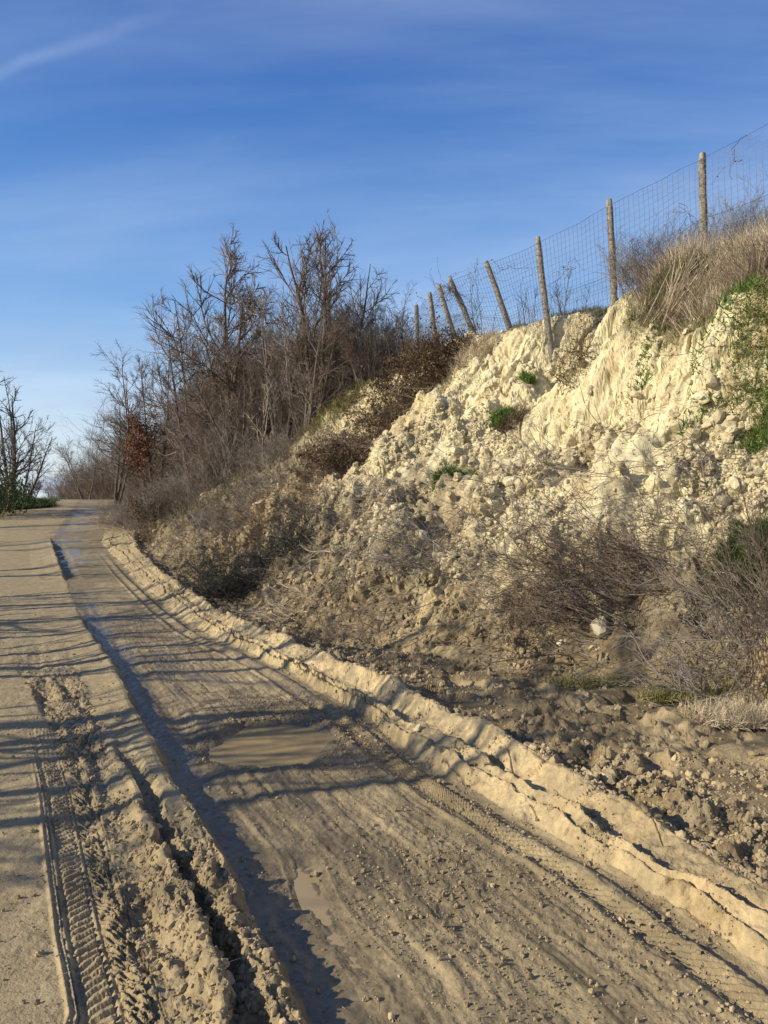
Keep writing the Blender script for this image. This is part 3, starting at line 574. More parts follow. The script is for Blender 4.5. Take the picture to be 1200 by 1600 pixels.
def bare_tree(name, loc, Hh, seed, label, trunks=2, spread=.25, cat='bare tree', nl=(13, 8, 7), thick=.03, lean=(0, 0), tw=TWIG, dens=1.0, leaf=None, group=None, ang=46, upc=.10):
    rg = rs(seed); root = empty(name, loc, 0, label, cat, group)
    a = rg.rand(trunks)*6.28 if trunks > 1 else np.zeros(1)
    P0 = np.stack([np.cos(a)*.1, np.sin(a)*.1, -.25 + 0*a], -1)*(1 if trunks > 1 else np.array([0, 0, 1]))
    D = np.stack([np.cos(a)*spread*(trunks > 1) + lean[0], np.sin(a)*spread*(trunks > 1) + lean[1], 1 + 0*a], -1)
    L0 = Hh*(1.02 - .18*rg.rand(trunks)); L0[0] = Hh*1.03
    P = poly(P0, D, L0, 9, .055, .05, rg)
    tr = Hh*thick; V, F = tubes(P, tr*(.7 + .3*rg.rand(trunks)), tr*.12, 7)
    n1, n2_, n3_ = [max(2, int(q*dens)) for q in nl]
    p, D1, L1, t, ix = spawn(P, L0, n1, .22, .97, ang, .42, rg, tp=.62); P1 = poly(p, D1, L1, 6, .13, upc, rg)
    V1, F1 = tubes(P1, tr*.38*(1 - .75*t), tr*.06, 4)
    link('trunk', mesh_data(name + '_trunk', *merge([(V, F)]), BARK, True), root)
    lim = (V1, F1)
    p, D2, L2, t2, ix2 = spawn(P1, L1, n2_, .15, .98, 42, .55, rg); P2 = poly(p, D2, L2, 4, .15, .07, rg)
    V2, F2 = tubes(P2, tr*.13, tr*.035, 3)
    p, D3, L3, t3, _ = spawn(P2, L2, n3_, .15, 1, 40, .6, rg); L3 = np.maximum(L3, .10); P3 = poly(p, D3, L3, 3, .16, .05, rg)
    V3, F3 = tubes(P3, tr*.055, tr*.022, 3)
    link('crown', mesh_data(name + '_crown', *merge([lim, (V2, F2), (V3, F3)]), tw, False), root)
    if leaf:
        m, n_, sz = leaf; q = P3[:, -1][rg.randint(0, len(P3), n_)] + rg.normal(0, .03, (n_, 3))
        link('leaves', mesh_data(name + '_leaves', *leaves(q, sz, rg), m), root)
    return root
def bush_mesh(seed, n, Hh, rad, tw, dirv=(0, 0, 1), spread=.8, r=.006, wander=.16, up=.02, c1=7, c2=5, l2=.45, flat=1.0):
    """many stems from a patch of ground; returns V, F and the tips"""
    rg = rs(seed); a = rg.rand(n)*6.28; q = np.sqrt(rg.rand(n))*rad
    P0 = np.stack([np.cos(a)*q, np.sin(a)*q*flat, -.05 + 0*a], -1)
    D = np.stack([np.cos(a)*spread*rg.rand(n), np.sin(a)*spread*rg.rand(n), .4 + .8*rg.rand(n)], -1)*np.array([1, 1, 1]) + np.array(dirv)
    Ls = Hh*(.5 + .6*rg.rand(n)); P = poly(P0, D, Ls, 6, wander, up, rg); parts = [tubes(P, r, r*.35, 3)]
    p, D1, L1, t, _ = spawn(P, Ls, c1, .2, 1, 38, l2, rg); P1 = poly(p, D1, L1, 4, wander, up, rg); parts.append(tubes(P1, r*.5, r*.25, 3))
    tips = P1[:, -1]
    if c2:
        p, D2, L2, t, _ = spawn(P1, L1, c2, .1, 1, 38, .6, rg); P2 = poly(p, D2, L2, 3, wander, up, rg); parts.append(tubes(P2, r*.32, r*.18, 3)); tips = P2[:, -1]
    return merge(parts) + (tips, rg)
def bush(name, x, y, n, Hh, rad, label, cat='bush', mat=TWIG, leaf=None, group=None, dz=0, seed=1, **kw):
    V, F, tips, rg = bush_mesh(seed, n, Hh, rad, mat, **kw)
    # follow the slope of the ground under the patch
    gx = (Z(x+rad*.6, y) - Z(x-rad*.6, y))/(1.2*rad); gy = (Z(x, y+rad*.6) - Z(x, y-rad*.6))/(1.2*rad)
    gx = max(-1.2, min(1.2, gx)); gy = max(-1.2, min(1.2, gy))
    sh = lambda Q: Q + np.stack([0*Q[:, 0], 0*Q[:, 0], np.clip(Q[:, 0], -rad, rad)*gx + np.clip(Q[:, 1], -rad, rad)*gy], -1)
    loc = (x, y, Z(x, y) + dz)
    if leaf:
        root = empty(name, loc, 0, label, cat, group); link('twigs', mesh_data(name + '_twigs', sh(V), F, mat), root)
        m, k, sz = leaf; q = tips[rg.randint(0, len(tips), k)] + rg.normal(0, .02, (k, 3)); lv = leaves(q, sz, rg); link('leaves', mesh_data(name + '_leaves', sh(lv[0]), lv[1], m), root); return root
    o = link(name, mesh_data(name, sh(V), F, mat), None, loc); return tag(o, label, cat, group)
def px2(px, Y): return (px - 600)/1200.0*Y

# ------------------------------------------------------------------ fence on the bank
POSTS = [((1262,150),(1268,420),9.0), ((1089,243),(1097,462),10.3), ((949,315),(964,572),11.7), ((841,373),(867,601),13.0), ((758,409),(822,592),14.3),
         ((702,434),(752,550),15.4), ((684,445),(716,550),16.3), ((671,460),(685,552),17.2), ((648,478),(653,545),18.6)]
def P3_(px, py, Y): return np.array([(px-600)/1200*Y, Y, EYE + (780-py)/1200*Y])
WOOD = simple_mat('weathered_post_wood', (.11, .09, .07), (.36, .315, .25), 26, .9, .2)
WIRE = simple_mat('galvanised_wire', (.035, .04, .05), (.09, .10, .11), 10, .5, .5)
fence = empty('wire_fence', P3_(1097, 432, 10.3), 0, 'leaning wooden post fence with grey wire netting strung along the top of the eroded bank', 'fence')
f0 = np.array(fence.location)
tops, bots = [], []
for i, (tp, bt, Y) in enumerate(POSTS):
    T = P3_(*tp, Y); B = P3_(*bt, Y); tops.append(T); bots.append(B)
    rg = rs(100+i); K = 16; t = np.linspace(0, 1, K+1)[:, None]
    P = (B + (T-B)*t)[None] + np.cumsum(rg.normal(0, .004, (1, K+1, 3)), 1)
    V, F = tubes(P - f0, .056, .046, 12)
    a = np.arange(len(V)) % 12; ring = np.arange(len(V))//12
    cen = (P[0] - f0)[ring]; kf = 1 + .12*n2(a*1.1 + i*20.0, ring*.45) + .10*n2(a*2.3 + i*7.0, ring*.15+9) - .18*(n2(a*1.6+i*3.3, ring*.25+40) > .45)
    V = cen + (V - cen)*kf[:, None]*(1 - .12*(ring == K))[:, None]
    top = np.arange(12) + K*12; c = len(V); V = np.concatenate([V, [(P[0, -1] - f0) + [0, 0, .012]]])
    F2 = np.stack([top, np.roll(top, -1), np.full(12, c), np.full(12, c)], 1)
    me = bpy.data.meshes.new('post'); me.from_pydata(V.tolist(), [], F.tolist() + F2[:, :3].tolist()); me.materials.append(WOOD)
    me.polygons.foreach_set('use_smooth', [True]*len(me.polygons)); link('post', me, fence)
tops = np.array(tops); bots = np.array(bots)
# netting: a sheet hung on the posts, drawn as its wires
parts = []; rg = rs(55)
NT, NB = [], []
for i in range(len(POSTS)):
    ax = nrm(bots[i] - tops[i]); NT.append(tops[i] + ax*.12); NB.append(tops[i] + ax*min(2.35, np.linalg.norm(bots[i]-tops[i])*.97))
NT = np.array(NT); NB = np.array(NB)
NT[:, 1] -= .06; NB[:, 1] -= .06; NT[:, 0] -= .03; NB[:, 0] -= .03
NB[3] += [-.05, -.05, .15]; NB[4] += [0, -.05, -.12]
def net(u, v):
    """u along the fence in posts, v from the top (0) to the bottom (1)"""
    i = np.clip(u.astype(int), 0, len(NT)-2); fr = (u - i)[..., None]
    T = NT[i]*(1-fr) + NT[i+1]*fr; B = NB[i]*(1-fr) + NB[i+1]*fr
    s_ = (fr*(1-fr))*4
    P = T*(1-v[..., None]) + B*v[..., None]
    P = P + np.array([0, 0, -1.])*s_*(.008 + .07*v[..., None]**2) + s_*np.array([-.5, -.6, 0])*(.10*v[..., None]*n2(u*1.7, v*2.0+3)[..., None])
    return P + .012*np.stack([n2(u*5, v*5), n2(u*5+9, v*5), n2(u*5, v*5+9)], -1)
seg = np.linalg.norm(np.diff(NT, axis=0), axis=1); cum = np.concatenate([[0], np.cumsum(seg)])
s_v = np.arange(0, cum[-1], .088); uv_ = np.interp(s_v, cum, np.arange(len(NT)))
vv = np.linspace(0, 1, 15); parts.append(tubes(net(uv_[:, None] + 0*vv, 0*uv_[:, None] + vv), .0028, .0028, 3))
rows = np.concatenate([np.arange(0, .55, .044), np.arange(.55, 1.0, .055), [1.0]]); uu = np.linspace(0, len(NT)-1.001, 150)
parts.append(tubes(net(uu + 0*rows[:, None], rows[:, None] + 0*uu), .0028, .0028, 3))
# finer diamond netting doubled over the lower half
us_ = np.arange(-.4, len(NT)-1, .042)
for sgn in (1, -1):
    vs = np.linspace(.46, 1, 9); U_ = us_[:, None] + sgn*(vs - .46)*.42 + (0 if sgn > 0 else .25)
    ok = (U_.min(1) >= 0) & (U_.max(1) < len(NT)-1.01); Pn = net(U_[ok], vs + 0*U_[ok]); Pn[..., 1] -= .03
    parts.append(tubes(Pn, .0015, .0015, 3))
for v_ in (0.0, .46, 1.0): parts.append(tubes(net(uu[None], v_ + 0*uu[None]), .003, .003, 4))
V, F = merge(parts); link('netting', mesh_data('netting', V - f0, F, WIRE), fence)
# dead vine tangles caught in the netting
VN = []
for (px, py, Y, n) in ((892, 420, 11.9, 8), (700, 450, 15.3, 40), (1142, 240, 9.9, 4), (793, 420, 13.6, 5), (1060, 330, 10.4, 6)):
    rg = rs(int(px)); p0 = P3_(px, py, Y) + rg.normal(0, .05, (n, 3)); D = rg.normal(0, 1, (n, 3)) + [0, 0, -.9]
    P = poly(p0, D, .25 + .6*rg.rand(n), 8, .35, -.05, rg); VN.append(tubes(P, .004, .002, 3))
    VN.append(leaves(P[:, 2:].reshape(-1, 3)[::3], .03, rg))
V, F = merge(VN); o = link('dead_vine', mesh_data('dead_vine', V, F, TWIG)); tag(o, 'dead brown climbing vine stems caught in the netting of the fence', 'vine')

# ------------------------------------------------------------------ woodland on the bank
def tree_at(px, Y, top_py, seed, label, **kw):
    x = px2(px, Y); z = Z(x, Y); Hh = EYE + (780-top_py)/1200*Y - z
    return bare_tree(kw.pop('name', 'bare_tree'), (x, Y, z), Hh, seed, label, **kw)
tree_at(500, 19.5, 385, 3, 'tallest dark trunked bare tree, a branch reaching up to the right, near the farthest post', trunks=2, spread=.18, lean=(.12, 0), nl=(15, 9, 7), thick=.024, upc=.16)
tree_at(528, 19.8, 352, 31, 'slim bare tree whose top stands highest against the sky, behind the dark one', trunks=2, spread=.2, lean=(.06, 0), nl=(13, 8, 6), thick=.016, upc=.2)
tree_at(440, 20.5, 408, 4, 'slender bare tree with two thin stems between the tall tree and the round crowned one', trunks=3, spread=.16, nl=(10, 7, 5), thick=.014, tw=TWIGG, upc=.2)
tree_at(345, 22.5, 412, 5, 'wide crowned grey bare tree with fanned branches, left of the slender one', trunks=2, spread=.12, lean=(-.05, 0), nl=(20, 9, 7), thick=.022, ang=52)
tree_at(300, 25, 470, 6, 'bare tree leaning over the road side at the left edge of the thicket', trunks=3, spread=.14, lean=(-.05, 0), nl=(18, 9, 7), thick=.015)
tree_at(240, 28, 560, 7, 'low spreading bare tree standing over the rust leaved shrub', trunks=4, spread=.25, lean=(-.05, 0), nl=(14, 8, 7), thick=.015)
tree_at(180, 36, 618, 8, 'pale bare tree rising above the far end of the thicket beside the road', trunks=3, spread=.25, nl=(12, 7, 6), thick=.016, tw=TWIGG)
tree_at(136, 47, 676, 9, 'small pale bare tree spreading over the crest of the road', trunks=3, spread=.4, lean=(-.15, 0), nl=(11, 7, 6), thick=.016, tw=TWIGG)
tree_at(413, 18.6, 588, 10, 'pale thin birch sapling standing in front of the brown thicket', name='birch_sapling', cat='sapling', trunks=1, nl=(9, 4, 3), thick=.014, tw=STRAW, lean=(-.08, 0), ang=28)
tree_at(385, 21, 520, 12, 'brown bare tree behind the birch sapling', trunks=4, spread=.35, nl=(11, 8, 6), thick=.015)
tree_at(475, 18.8, 470, 13, 'many stemmed bare tree at the foot of the tallest dark tree', trunks=4, spread=.35, nl=(11, 8, 6), thick=.016)
tree_at(560, 19.5, 465, 14, 'short grey bare tree right of the tallest tree', trunks=4, spread=.4, nl=(10, 8, 6), thick=.013, tw=TWIGG)
tree_at(606, 18.8, 452, 15, 'reddish twigged shrub with few berries beside the farthest fence post', name='berry_shrub', cat='shrub', trunks=5, spread=.4, nl=(9, 6, 4), thick=.012, tw=TWIGR)
tree_at(577, 18.2, 500, 16, 'lower reddish twigged shrub left of the berry shrub', name='berry_shrub', cat='shrub', trunks=5, spread=.5, nl=(9, 6, 4), thick=.012, tw=TWIGR)
# thicket: a mass of stems nobody could count
parts = []; partg = []; rg = rs(77)
for k in range(330):
    Y = 19.3 + 23*rg.rand()**1.2; crd = np.interp(Y, Ys_, cr_d); c0 = max(np.interp(Y, Ys_, mid_d), 1.2)
    dd = rg.uniform(c0 if Y > 20 else crd-.9, crd + 2.0); x = at(foot, Y) + dd/KK
    hh = rg.uniform(.5, 1.1)*np.interp(Y, [19, 20.5, 24, 28, 34, 42], [1.4, 2.6, 4.1, 4.7, 4.4, 3.8])*np.interp(dd-c0, [0, 1.3], [.55, 1])
    V, F, tips, _ = bush_mesh(1000+k, 12, hh, .55, None, spread=.7, r=.010, c1=10, c2=6, wander=.12, up=.05, l2=.38)
    (parts if k % 5 < 3 else partg).append((V + [x, Y, Z(x, Y)], F))
for k in range(150):
    Y = rg.uniform(40, 78); x = at(foot, Y) + rg.uniform(.4, 4.0); hh = rg.uniform(.6, 1.1)*np.interp(Y, [40, 50, 80], [3.2, 4.4, 4.6])
    V, F, tips, _ = bush_mesh(2000+k, 12, hh, .8, None, spread=.6, r=.014, c1=9, c2=5, wander=.12, up=.05, l2=.38)
    (parts if k % 3 else partg).append((V + [x, Y, Z(x, Y)], F))
for k in range(230):      # low growth over the foot of the bank
    Y = rg.uniform(14.5, 36); x = at(foot, Y) + rg.uniform(1.5, np.interp(Y, Ys_, cf_d))/KK; hh = rg.uniform(.3, .9)*np.interp(Y, [14, 20], [.7, 1.2])
    V, F, tips, _ = bush_mesh(3000+k, 12, hh, .5, None, spread=1.0, r=.006, c1=7, c2=4, wander=.18, up=.0)
    (parts if k % 2 else partg).append((V + [x, Y, Z(x, Y)], F))
for k in range(90):
    Y = rg.uniform(25, 44); x = at(foot, Y) + rg.uniform(.15, 1.6); hh = rg.uniform(.25, .7)
    V, F, tips, _ = bush_mesh(4000+k, 10, hh, .5, None, spread=1.0, r=.006, c1=7, c2=4, wander=.18, up=.0)
    (parts if k % 2 else partg).append((V + [x, Y, Z(x, Y)], F))
V, F = merge(parts); o = link('thicket', mesh_data('thicket', V, F, TWIG)); tag(o, 'dense brown grey thicket of leafless stems covering the bank', 'thicket', None, 'stuff')
V, F = merge(partg); o = link('thicket', mesh_data('thicket', V, F, TWIGG)); tag(o, 'paler grey stems running through the brown thicket', 'thicket', None, 'stuff')
def leafmass(name, px, py, Y, label, mats, seed, rx, ry, rz, n, sz, cat='shrub', stems=14, tw=TWIG):
    rg = rs(seed); c = P3_(px, py, Y); x, y = c[0], c[1]; zb = Z(x, y); root = empty(name, (x, y, zb), 0, label, cat)
    V, F, tips, _ = bush_mesh(seed, stems, max(.5, c[2]+rz-zb), rx*.25, None, spread=.9, r=.007, c1=8, c2=5)
    link('stems', mesh_data(name + '_stems', V, F, tw), root)
    a = nrm(rg.normal(0, 1, (n, 3)))*(rg.rand(n)**.5)[:, None]*np.array([rx, ry, rz]) + (c - np.array([x, y, zb]))
    a = a + .12*np.stack([n3(*(a*4).T), n3(*(a*4+7).T), n3(*(a*4+3).T)], -1); keep = n3(*(a*3.2+2).T) > -.15
    link('leaves', mesh_data(name + '_leaves', *leaves(a[keep], sz, rg), mats), root); return root
leafmass('rust_leaved_shrub', 226, 690, 27, 'shrub still holding rust brown leaves at the left end of the thicket', RUST, 21, .75, .7, 1.45, 7000, .07)
leafmass('rust_leaved_shrub', 222, 778, 24.5, 'low reddish brown shrub above the start of the mud berm', RUST, 22, .55, .4, .25, 900, .05)
leafmass('yellow_green_shrub', 338, 752, 22.5, 'small bright yellow green shrub at the foot of the thicket', YELG, 23, .30, .25, .16, 1100, .05, stems=14)

# ------------------------------------------------------------------ loose earth
CLOD = simple_mat('clod_earth', (.21, .165, .10), (.44, .35, .215), 3.2, .95, .15, .22, .9)
CLODP = simple_mat('clod_pale_clay', (.37, .305, .185), (.62, .55, .36), 2.6, .95, .15, .16, .9)
PALEROCK = simple_mat('pale_rock', (.48, .42, .28), (.62, .56, .40), 9, .9, .2)
def ico_variants():
    import bmesh
    out_ = []
    for k in range(10):
        bm = bmesh.new(); bmesh.ops.create_icosphere(bm, subdivisions=2, radius=1.0)
        V = np.array([v.co[:] for v in bm.verts]); F = np.array([[v.index for v in f.verts] for f in bm.faces]); bm.free()
        V = V*(1 + .5*n3(*(V*1.1 + k*9.7).T) + .42*n3(*(V*2.6 + k*5.1).T))[:, None]*np.array([1, .8 + .03*k, .68])
        for q in nrm(rs(200+k).randn(6, 3)):       # broken flat faces
            t = V @ q; V = V - np.maximum(t - .62, 0)[:, None]*q
        out_.append((V, F))
    return out_
ICO = ico_variants()
def clods(wt, n, smin, smax, seed, power=2.2, sink=.42):
    rg = rs(seed); shp = TER['shp']; P = TER['P'].reshape(*shp, 3)
    ar = np.zeros(shp, f32); ar[:-1, :-1] = np.linalg.norm(np.cross(P[1:, :-1] - P[:-1, :-1], P[:-1, 1:] - P[:-1, :-1]), axis=-1)
    pw = wt*(ar.ravel()**.7); cs = np.cumsum(pw.astype(np.float64)); idx = np.searchsorted(cs, rg.rand(n)*cs[-1]); idx = np.minimum(idx, len(pw)-1)
    p = TER['P'][idx]; nn = TER['N'][idx]; size = smin*(1 - rg.rand(n)*(1 - (smin/smax)**power))**(-1/power)
    Q = nrm(rg.randn(n, 4)); a, b, c, d = Q.T
    Rm = np.stack([np.stack([1-2*(c*c+d*d), 2*(b*c-a*d), 2*(b*d+a*c)], -1), np.stack([2*(b*c+a*d), 1-2*(b*b+d*d), 2*(c*d-a*b)], -1), np.stack([2*(b*d-a*c), 2*(c*d+a*b), 1-2*(b*b+c*c)], -1)], 1)
    parts = []; kind = rg.randint(0, len(ICO), n)
    for k, (V, F) in enumerate(ICO):
        m = kind == k
        W = np.einsum('nij,vj->nvi', Rm[m], V)*size[m][:, None, None]*.5 + (p[m] + nn[m]*(size[m]*(.5-sink)*.6)[:, None])[:, None]
        nv = len(V); parts.append((W.reshape(-1, 3), (F[None] + (np.arange(m.sum())*nv)[:, None, None]).reshape(-1, 3)))
    return merge(parts)
hh_ = TER['P'][:, 2] - zr(TER['P'][:, 1]); Xg, Yg = TER['P'][:, 0], TER['P'][:, 1]
pal = sstep(.4, 1.3, hh_ + .4*n2(Xg*.9, Yg*.9))*(1 - .85*sstep(8.5, 11, Yg)*sstep(2.4, 1.4, hh_ + .3*n2(Xg*.9+3, Yg*.9)))
clump_ = sstep(-.5, .5, fb2(Xg*1.2+4, Yg*1.2, 3)); farw = np.clip(9/np.maximum(TER['dist'], 3), .3, 1.6)
V, F = clods(TER['pile']*pal*(.05+clump_**2), 24000, .02, .20, 1, 2.0); o = link('clay_clods', mesh_data('clay_clods', V, F, CLODP)); tag(o, 'pale broken clods of clay lying over the slipped bank', 'clods', None, 'stuff')
V, F = clods(TER['pile']*(1-pal)*(.08+clump_**2)*sstep(40, 30, Yg), 17000, .02, .22, 2, 2.0); V2, F2 = clods(TER['mud']*(.15+clump_+1.5*np.exp(-((TER['uB']-.3)/.3)**2)*sstep(6, 4, Yg)), 11000, .010, .085, 3, 1.9); V3, F3 = clods(TER['chew']*farw, 7000, .010, .055, 4, 2.0)
V4, F4 = clods(TER['mud']*np.exp(-((TER['uB']-.04)/.06)**2)*sstep(22, 16, Yg)*farw, 2600, .02, .09, 5)
V5, F5 = clods((np.abs(TER['d']-.22) < .3)*(TER['uB'] < 0)*(TER['dist'] < 20)*(TER['d'] > -.05)*sstep(-.2, .5, n2(Xg*5, Yg*5))*farw, 3500, .007, .035, 9)
V, F = merge([(V, F), (V2, F2), (V3, F3), (V4, F4), (V5, F5)]); o = link('mud_clods', mesh_data('mud_clods', V, F, CLOD)); tag(o, 'brown lumps of churned mud beside and between the wheel ruts', 'clods', None, 'stuff')
gw = TER['road']*farw*(.12 + 1.3*sstep(1.4, .7, np.sqrt(((Xg+.45)/.8)**2 + ((Yg-5.4)/.8)**2)) + .5*sstep(.2, .5, TER['uR'])*sstep(0, .5, fb2(Xg*2, Yg*1.2+9, 3)))*sstep(14, 7, Yg)
wdep = ((Xg+.74)/.42)**2 + ((Yg-5.02)/.5)**2 > 1.0
V, F = clods(gw*wdep, 9000, .006, .03, 6, 2.4, .1); o = link('road_grit', mesh_data('road_grit', V, F, CLOD)); tag(o, 'small stones and crumbs of mud scattered on the road', 'gravel', None, 'stuff')
# ------------------------------------------------------------------ placement on the ground along a view ray
_t = np.concatenate([np.arange(2, 14, .02), np.arange(14, 60, .08)])
def hit(px, py):
    X = (px-600)/1200*_t; zz_ = EYE + (780-py)/1200*_t; g = H(X, _t) - zz_
    i = int(np.argmax(g > 0)) if (g > 0).any() else len(_t)-1
    return X[i], _t[i], float(zz_[i] + g[i])
def rock(px, py, size, label, seed, mat=PALEROCK, name='rock'):
    x, y, z = hit(px, py); V, F = ICO[seed % 10]
    import bmesh
    W = V*size*np.array([.5, .42, .62]); o = link(name, mesh_data(name, W, F, mat), None, (x, y-.02, z + size*.12)); o.rotation_euler = (.2, .3, seed)
    return tag(o, label, 'rock')
rock(938, 990, .24, 'largest pale rock, sitting below the brown leaning brush', 3)
rock(661, 838, .15, 'pale stone in the dark hollow beside the steep mound', 5)
rock(880, 1008, .12, 'small pale stone just left of the largest pale rock', 7)
rock(652, 1143, .07, 'small round stone in the channel between the two mud berms', 2, CLODP)

# ------------------------------------------------------------------ brush on the slip
def slope_at(x, y, e=.2): return (Z(x+e, y)-Z(x-e, y))/(2*e), (Z(x, y+e)-Z(x, y-e))/(2*e)
def brush(name, label, px, py, n, Ls, dirv, rx, ry, mat, seed, r=.004, wander=.13, spread=.45, c1=6, c2=3, up=0.0, cat='brush', leaf=None, dz=0.0, l2=.4, crest=False):
    """stems lying or leaning in one direction, rooted in a patch of ground"""
    x, y, z = hit(px, py); rg = rs(seed)
    qx = rg.uniform(-1, 1, n)*rx; qy = rg.uniform(-1, 1, n)*ry
    if crest:       # rooted on the bank top only
        d_ = dd_(x + qx, y + qy); lim = np.where(y + qy < 11, np.interp(y + qy, Ys_, ct_d), np.interp(y + qy, Ys_, cr_d)) + .12 + .3*rg.rand(n); qx = qx + np.maximum(0, lim - d_)/KK
    gz = H(x + qx, y + qy) - z
    P0 = np.stack([qx, qy, gz + dz], -1); D = nrm(np.array(dirv, float)) + rg.normal(0, spread, (n, 3)); D[:, 2] = np.abs(D[:, 2]) + .05
    L0 = Ls*(.45 + .7*rg.rand(n)); P = poly(P0, D, L0, 7, wander, up, rg); parts = [tubes(P, r, r*.4, 3)]
    p, D1, L1, t, _ = spawn(P, L0, c1, .15, 1, 30, l2, rg); P1 = poly(p, D1, L1, 4, wander, up, rg); parts.append(tubes(P1, r*.55, r*.3, 3)); tips = P1[:, -1]
    if c2:
        p, D2, L2, t, _ = spawn(P1, L1, c2, .1, 1, 35, .6, rg); P2 = poly(p, D2, L2, 3, wander, up, rg); parts.append(tubes(P2, r*.38, r*.22, 3)); tips = P2[:, -1]
    # keep stems from running deep into the ground
    V, F = merge(parts); 
    if leaf:
        m, k, sz = leaf; root = empty(name, (x, y, z), 0, label, cat); link('twigs', mesh_data(name + '_twigs', V, F, mat), root)
        q = tips[rg.randint(0, len(tips), k)] + rg.normal(0, .015, (k, 3)); link('leaves', mesh_data(name + '_leaves', *leaves(q, sz, rg), m), root); return root
    o = link(name, mesh_data(name, V, F, mat), None, (x, y, z)); return tag(o, label, cat)
brush('brush_pile', 'low dark grey heap of cut brush lying just behind the mud berm', 400, 905, 420, .75, (.3, -.2, .75), .85, .35, DARKB, 31, spread=.8, wander=.22, r=.0055, up=-.04, dz=.05)
brush('brush_pile', 'thin grey brush spilling left from the dark heap towards the berm', 335, 880, 60, .45, (-.6, -.3, .5), .6, .4, DARKB, 32, spread=.6, wander=.2)
brush('fallen_shrub', 'big brown twiggy shrub fallen over and fanning up to the left on the slip', 985, 965, 85, 1.35, (-1.0, .25, .24), .45, .2, TWIG, 33, r=.0055, wander=.12, spread=.16, c1=7, c2=4)
brush('fallen_shrub', 'smaller brown tangle right of the big fallen shrub above the pale rock', 985, 930, 35, .5, (-.2, 0, .8), .4, .25, TWIG, 34, r=.0035, spread=.6, c2=3)
brush('tangled_bush', 'large grey brown tangled bush at the right edge where the slip meets the grass', 1140, 1065, 75, .68, (-.3, .1, .42), .45, .22, TWIGG, 35, r=.005, wander=.24, spread=.75, c1=6, c2=4, up=-.03)
brush('tangled_bush', 'tall thin stemmed bush rising up the right edge of the picture', 1205, 1060, 16, 1.7, (.0, .25, 1.0), .2, .3, TWIG, 36, r=.0055, wander=.08, spread=.22, c1=7, c2=4)
brush('tangled_bush', 'grey tangle of thin stems low on the bank under the dark green patch', 1140, 960, 45, .6, (-.4, .2, .4), .35, .2, TWIGG, 37, r=.0032, wander=.2, spread=.6)
brush('low_shrub', 'low brown leafless shrub on the bank where the mud berm starts', 255, 815, 160, .95, (.1, -.1, .8), .9, .5, TWIG, 38, r=.006, wander=.15, spread=.7, leaf=(BRAM, 500, .035))
brush('low_shrub', 'grey leafless shrub at the road edge beyond the far end of the berm', 195, 825, 90, .7, (-.1, 0, .8), .5, .9, TWIGG, 39, r=.006, wander=.15, spread=.7)
brush('bramble', 'dark brown bramble thicket hanging from the bank top under the far fence posts', 655, 612, 260, .95, (-.3, -.3, .35), .9, .55, BRAM, 40, r=.005, wander=.22, spread=.8, up=-.12, leaf=(BRAM, 5500, .05))
brush('bramble', 'second brown bramble clump at the edge of the cliff right beside the post feet', 700, 575, 150, .6, (-.3, -.3, .3), .4, .4, BRAM, 44, r=.005, wander=.22, spread=.8, up=-.12, leaf=(BRAM, 2600, .045))
brush('bramble', 'reddish brown bramble mound halfway down the slip with a dark hollow', 545, 728, 230, .7, (-.2, -.3, .4), .85, .45, TWIGR, 41, r=.004, wander=.25, spread=.8, up=-.1, leaf=(BRAM, 2200, .035))
brush('bramble', 'grey brown bramble strip on the slope above the dark brush heap', 470, 775, 130, .6, (-.6, -.2, .3), 1.1, .5, TWIG, 42, r=.004, wander=.25, spread=.7, up=-.06)
brush('bramble', 'thin dry brambles straggling left over the slope below the yellow green shrub', 360, 790, 110, .6, (-.6, -.2, .3), 1.2, .6, TWIG, 43, r=.004, wander=.25, spread=.7, up=-.06)
brush('hanging_roots', 'brown roots and torn turf hanging beside the foot of the third post', 893, 585, 90, .34, (-.1, -.3, -.5), .22, .2, BRAM, 45, r=.005, wander=.25, spread=.5, up=-.15, cat='roots', c2=0, dz=.2)
brush('dead_weed_clump', 'fallen bundle of straw coloured stems leaning from the bank top', 1010, 540, 85, .9, (.45, -.25, .8), .35, .25, STRAW, 46, r=.009, wander=.05, spread=.18, c1=1, c2=0, crest=True, cat='dead stems', l2=.3)
brush('dead_weed_clump', 'upright straw coloured stems along the bank top behind the nearest post', 1135, 515, 110, .66, (.12, -.1, 1.0), .95, .3, STRAW, 47, r=.008, wander=.08, spread=.22, c1=2, c2=0, crest=True, cat='dead stems', l2=.3)
brush('dead_weed_clump', 'brown dead weed stems mixed along the top of the cliff', 1120, 490, 170, .5, (.1, .0, 1.0), .9, .4, TWIG, 48, r=.004, wander=.12, spread=.3, c1=4, c2=2, crest=True, cat='dead stems')
for px, py, Y, n, hh, rx, lab in ((1025, 470, 11.3, 170, .85, .5, 'round grey leafless shrub behind the fence between the two nearest posts'), (1145, 420, 11.2, 150, .95, .5, 'taller rounded grey leafless shrub behind the nearest post'), (1210, 420, 10.6, 130, 1.15, .5, 'grey leafless shrub at the upper right edge behind the netting')):
    x = px2(px, Y); V, F, tips, _ = bush_mesh(px, n, hh, rx, None, spread=.7, r=.0045, c1=7, c2=5, wander=.12, up=.03)
    o = link('grey_shrub', mesh_data('grey_shrub', V, F, TWIGG), None, (x, Y, min(Z(x, Y), EYE + (790-py)/1200*Y))); tag(o, lab, 'shrub')
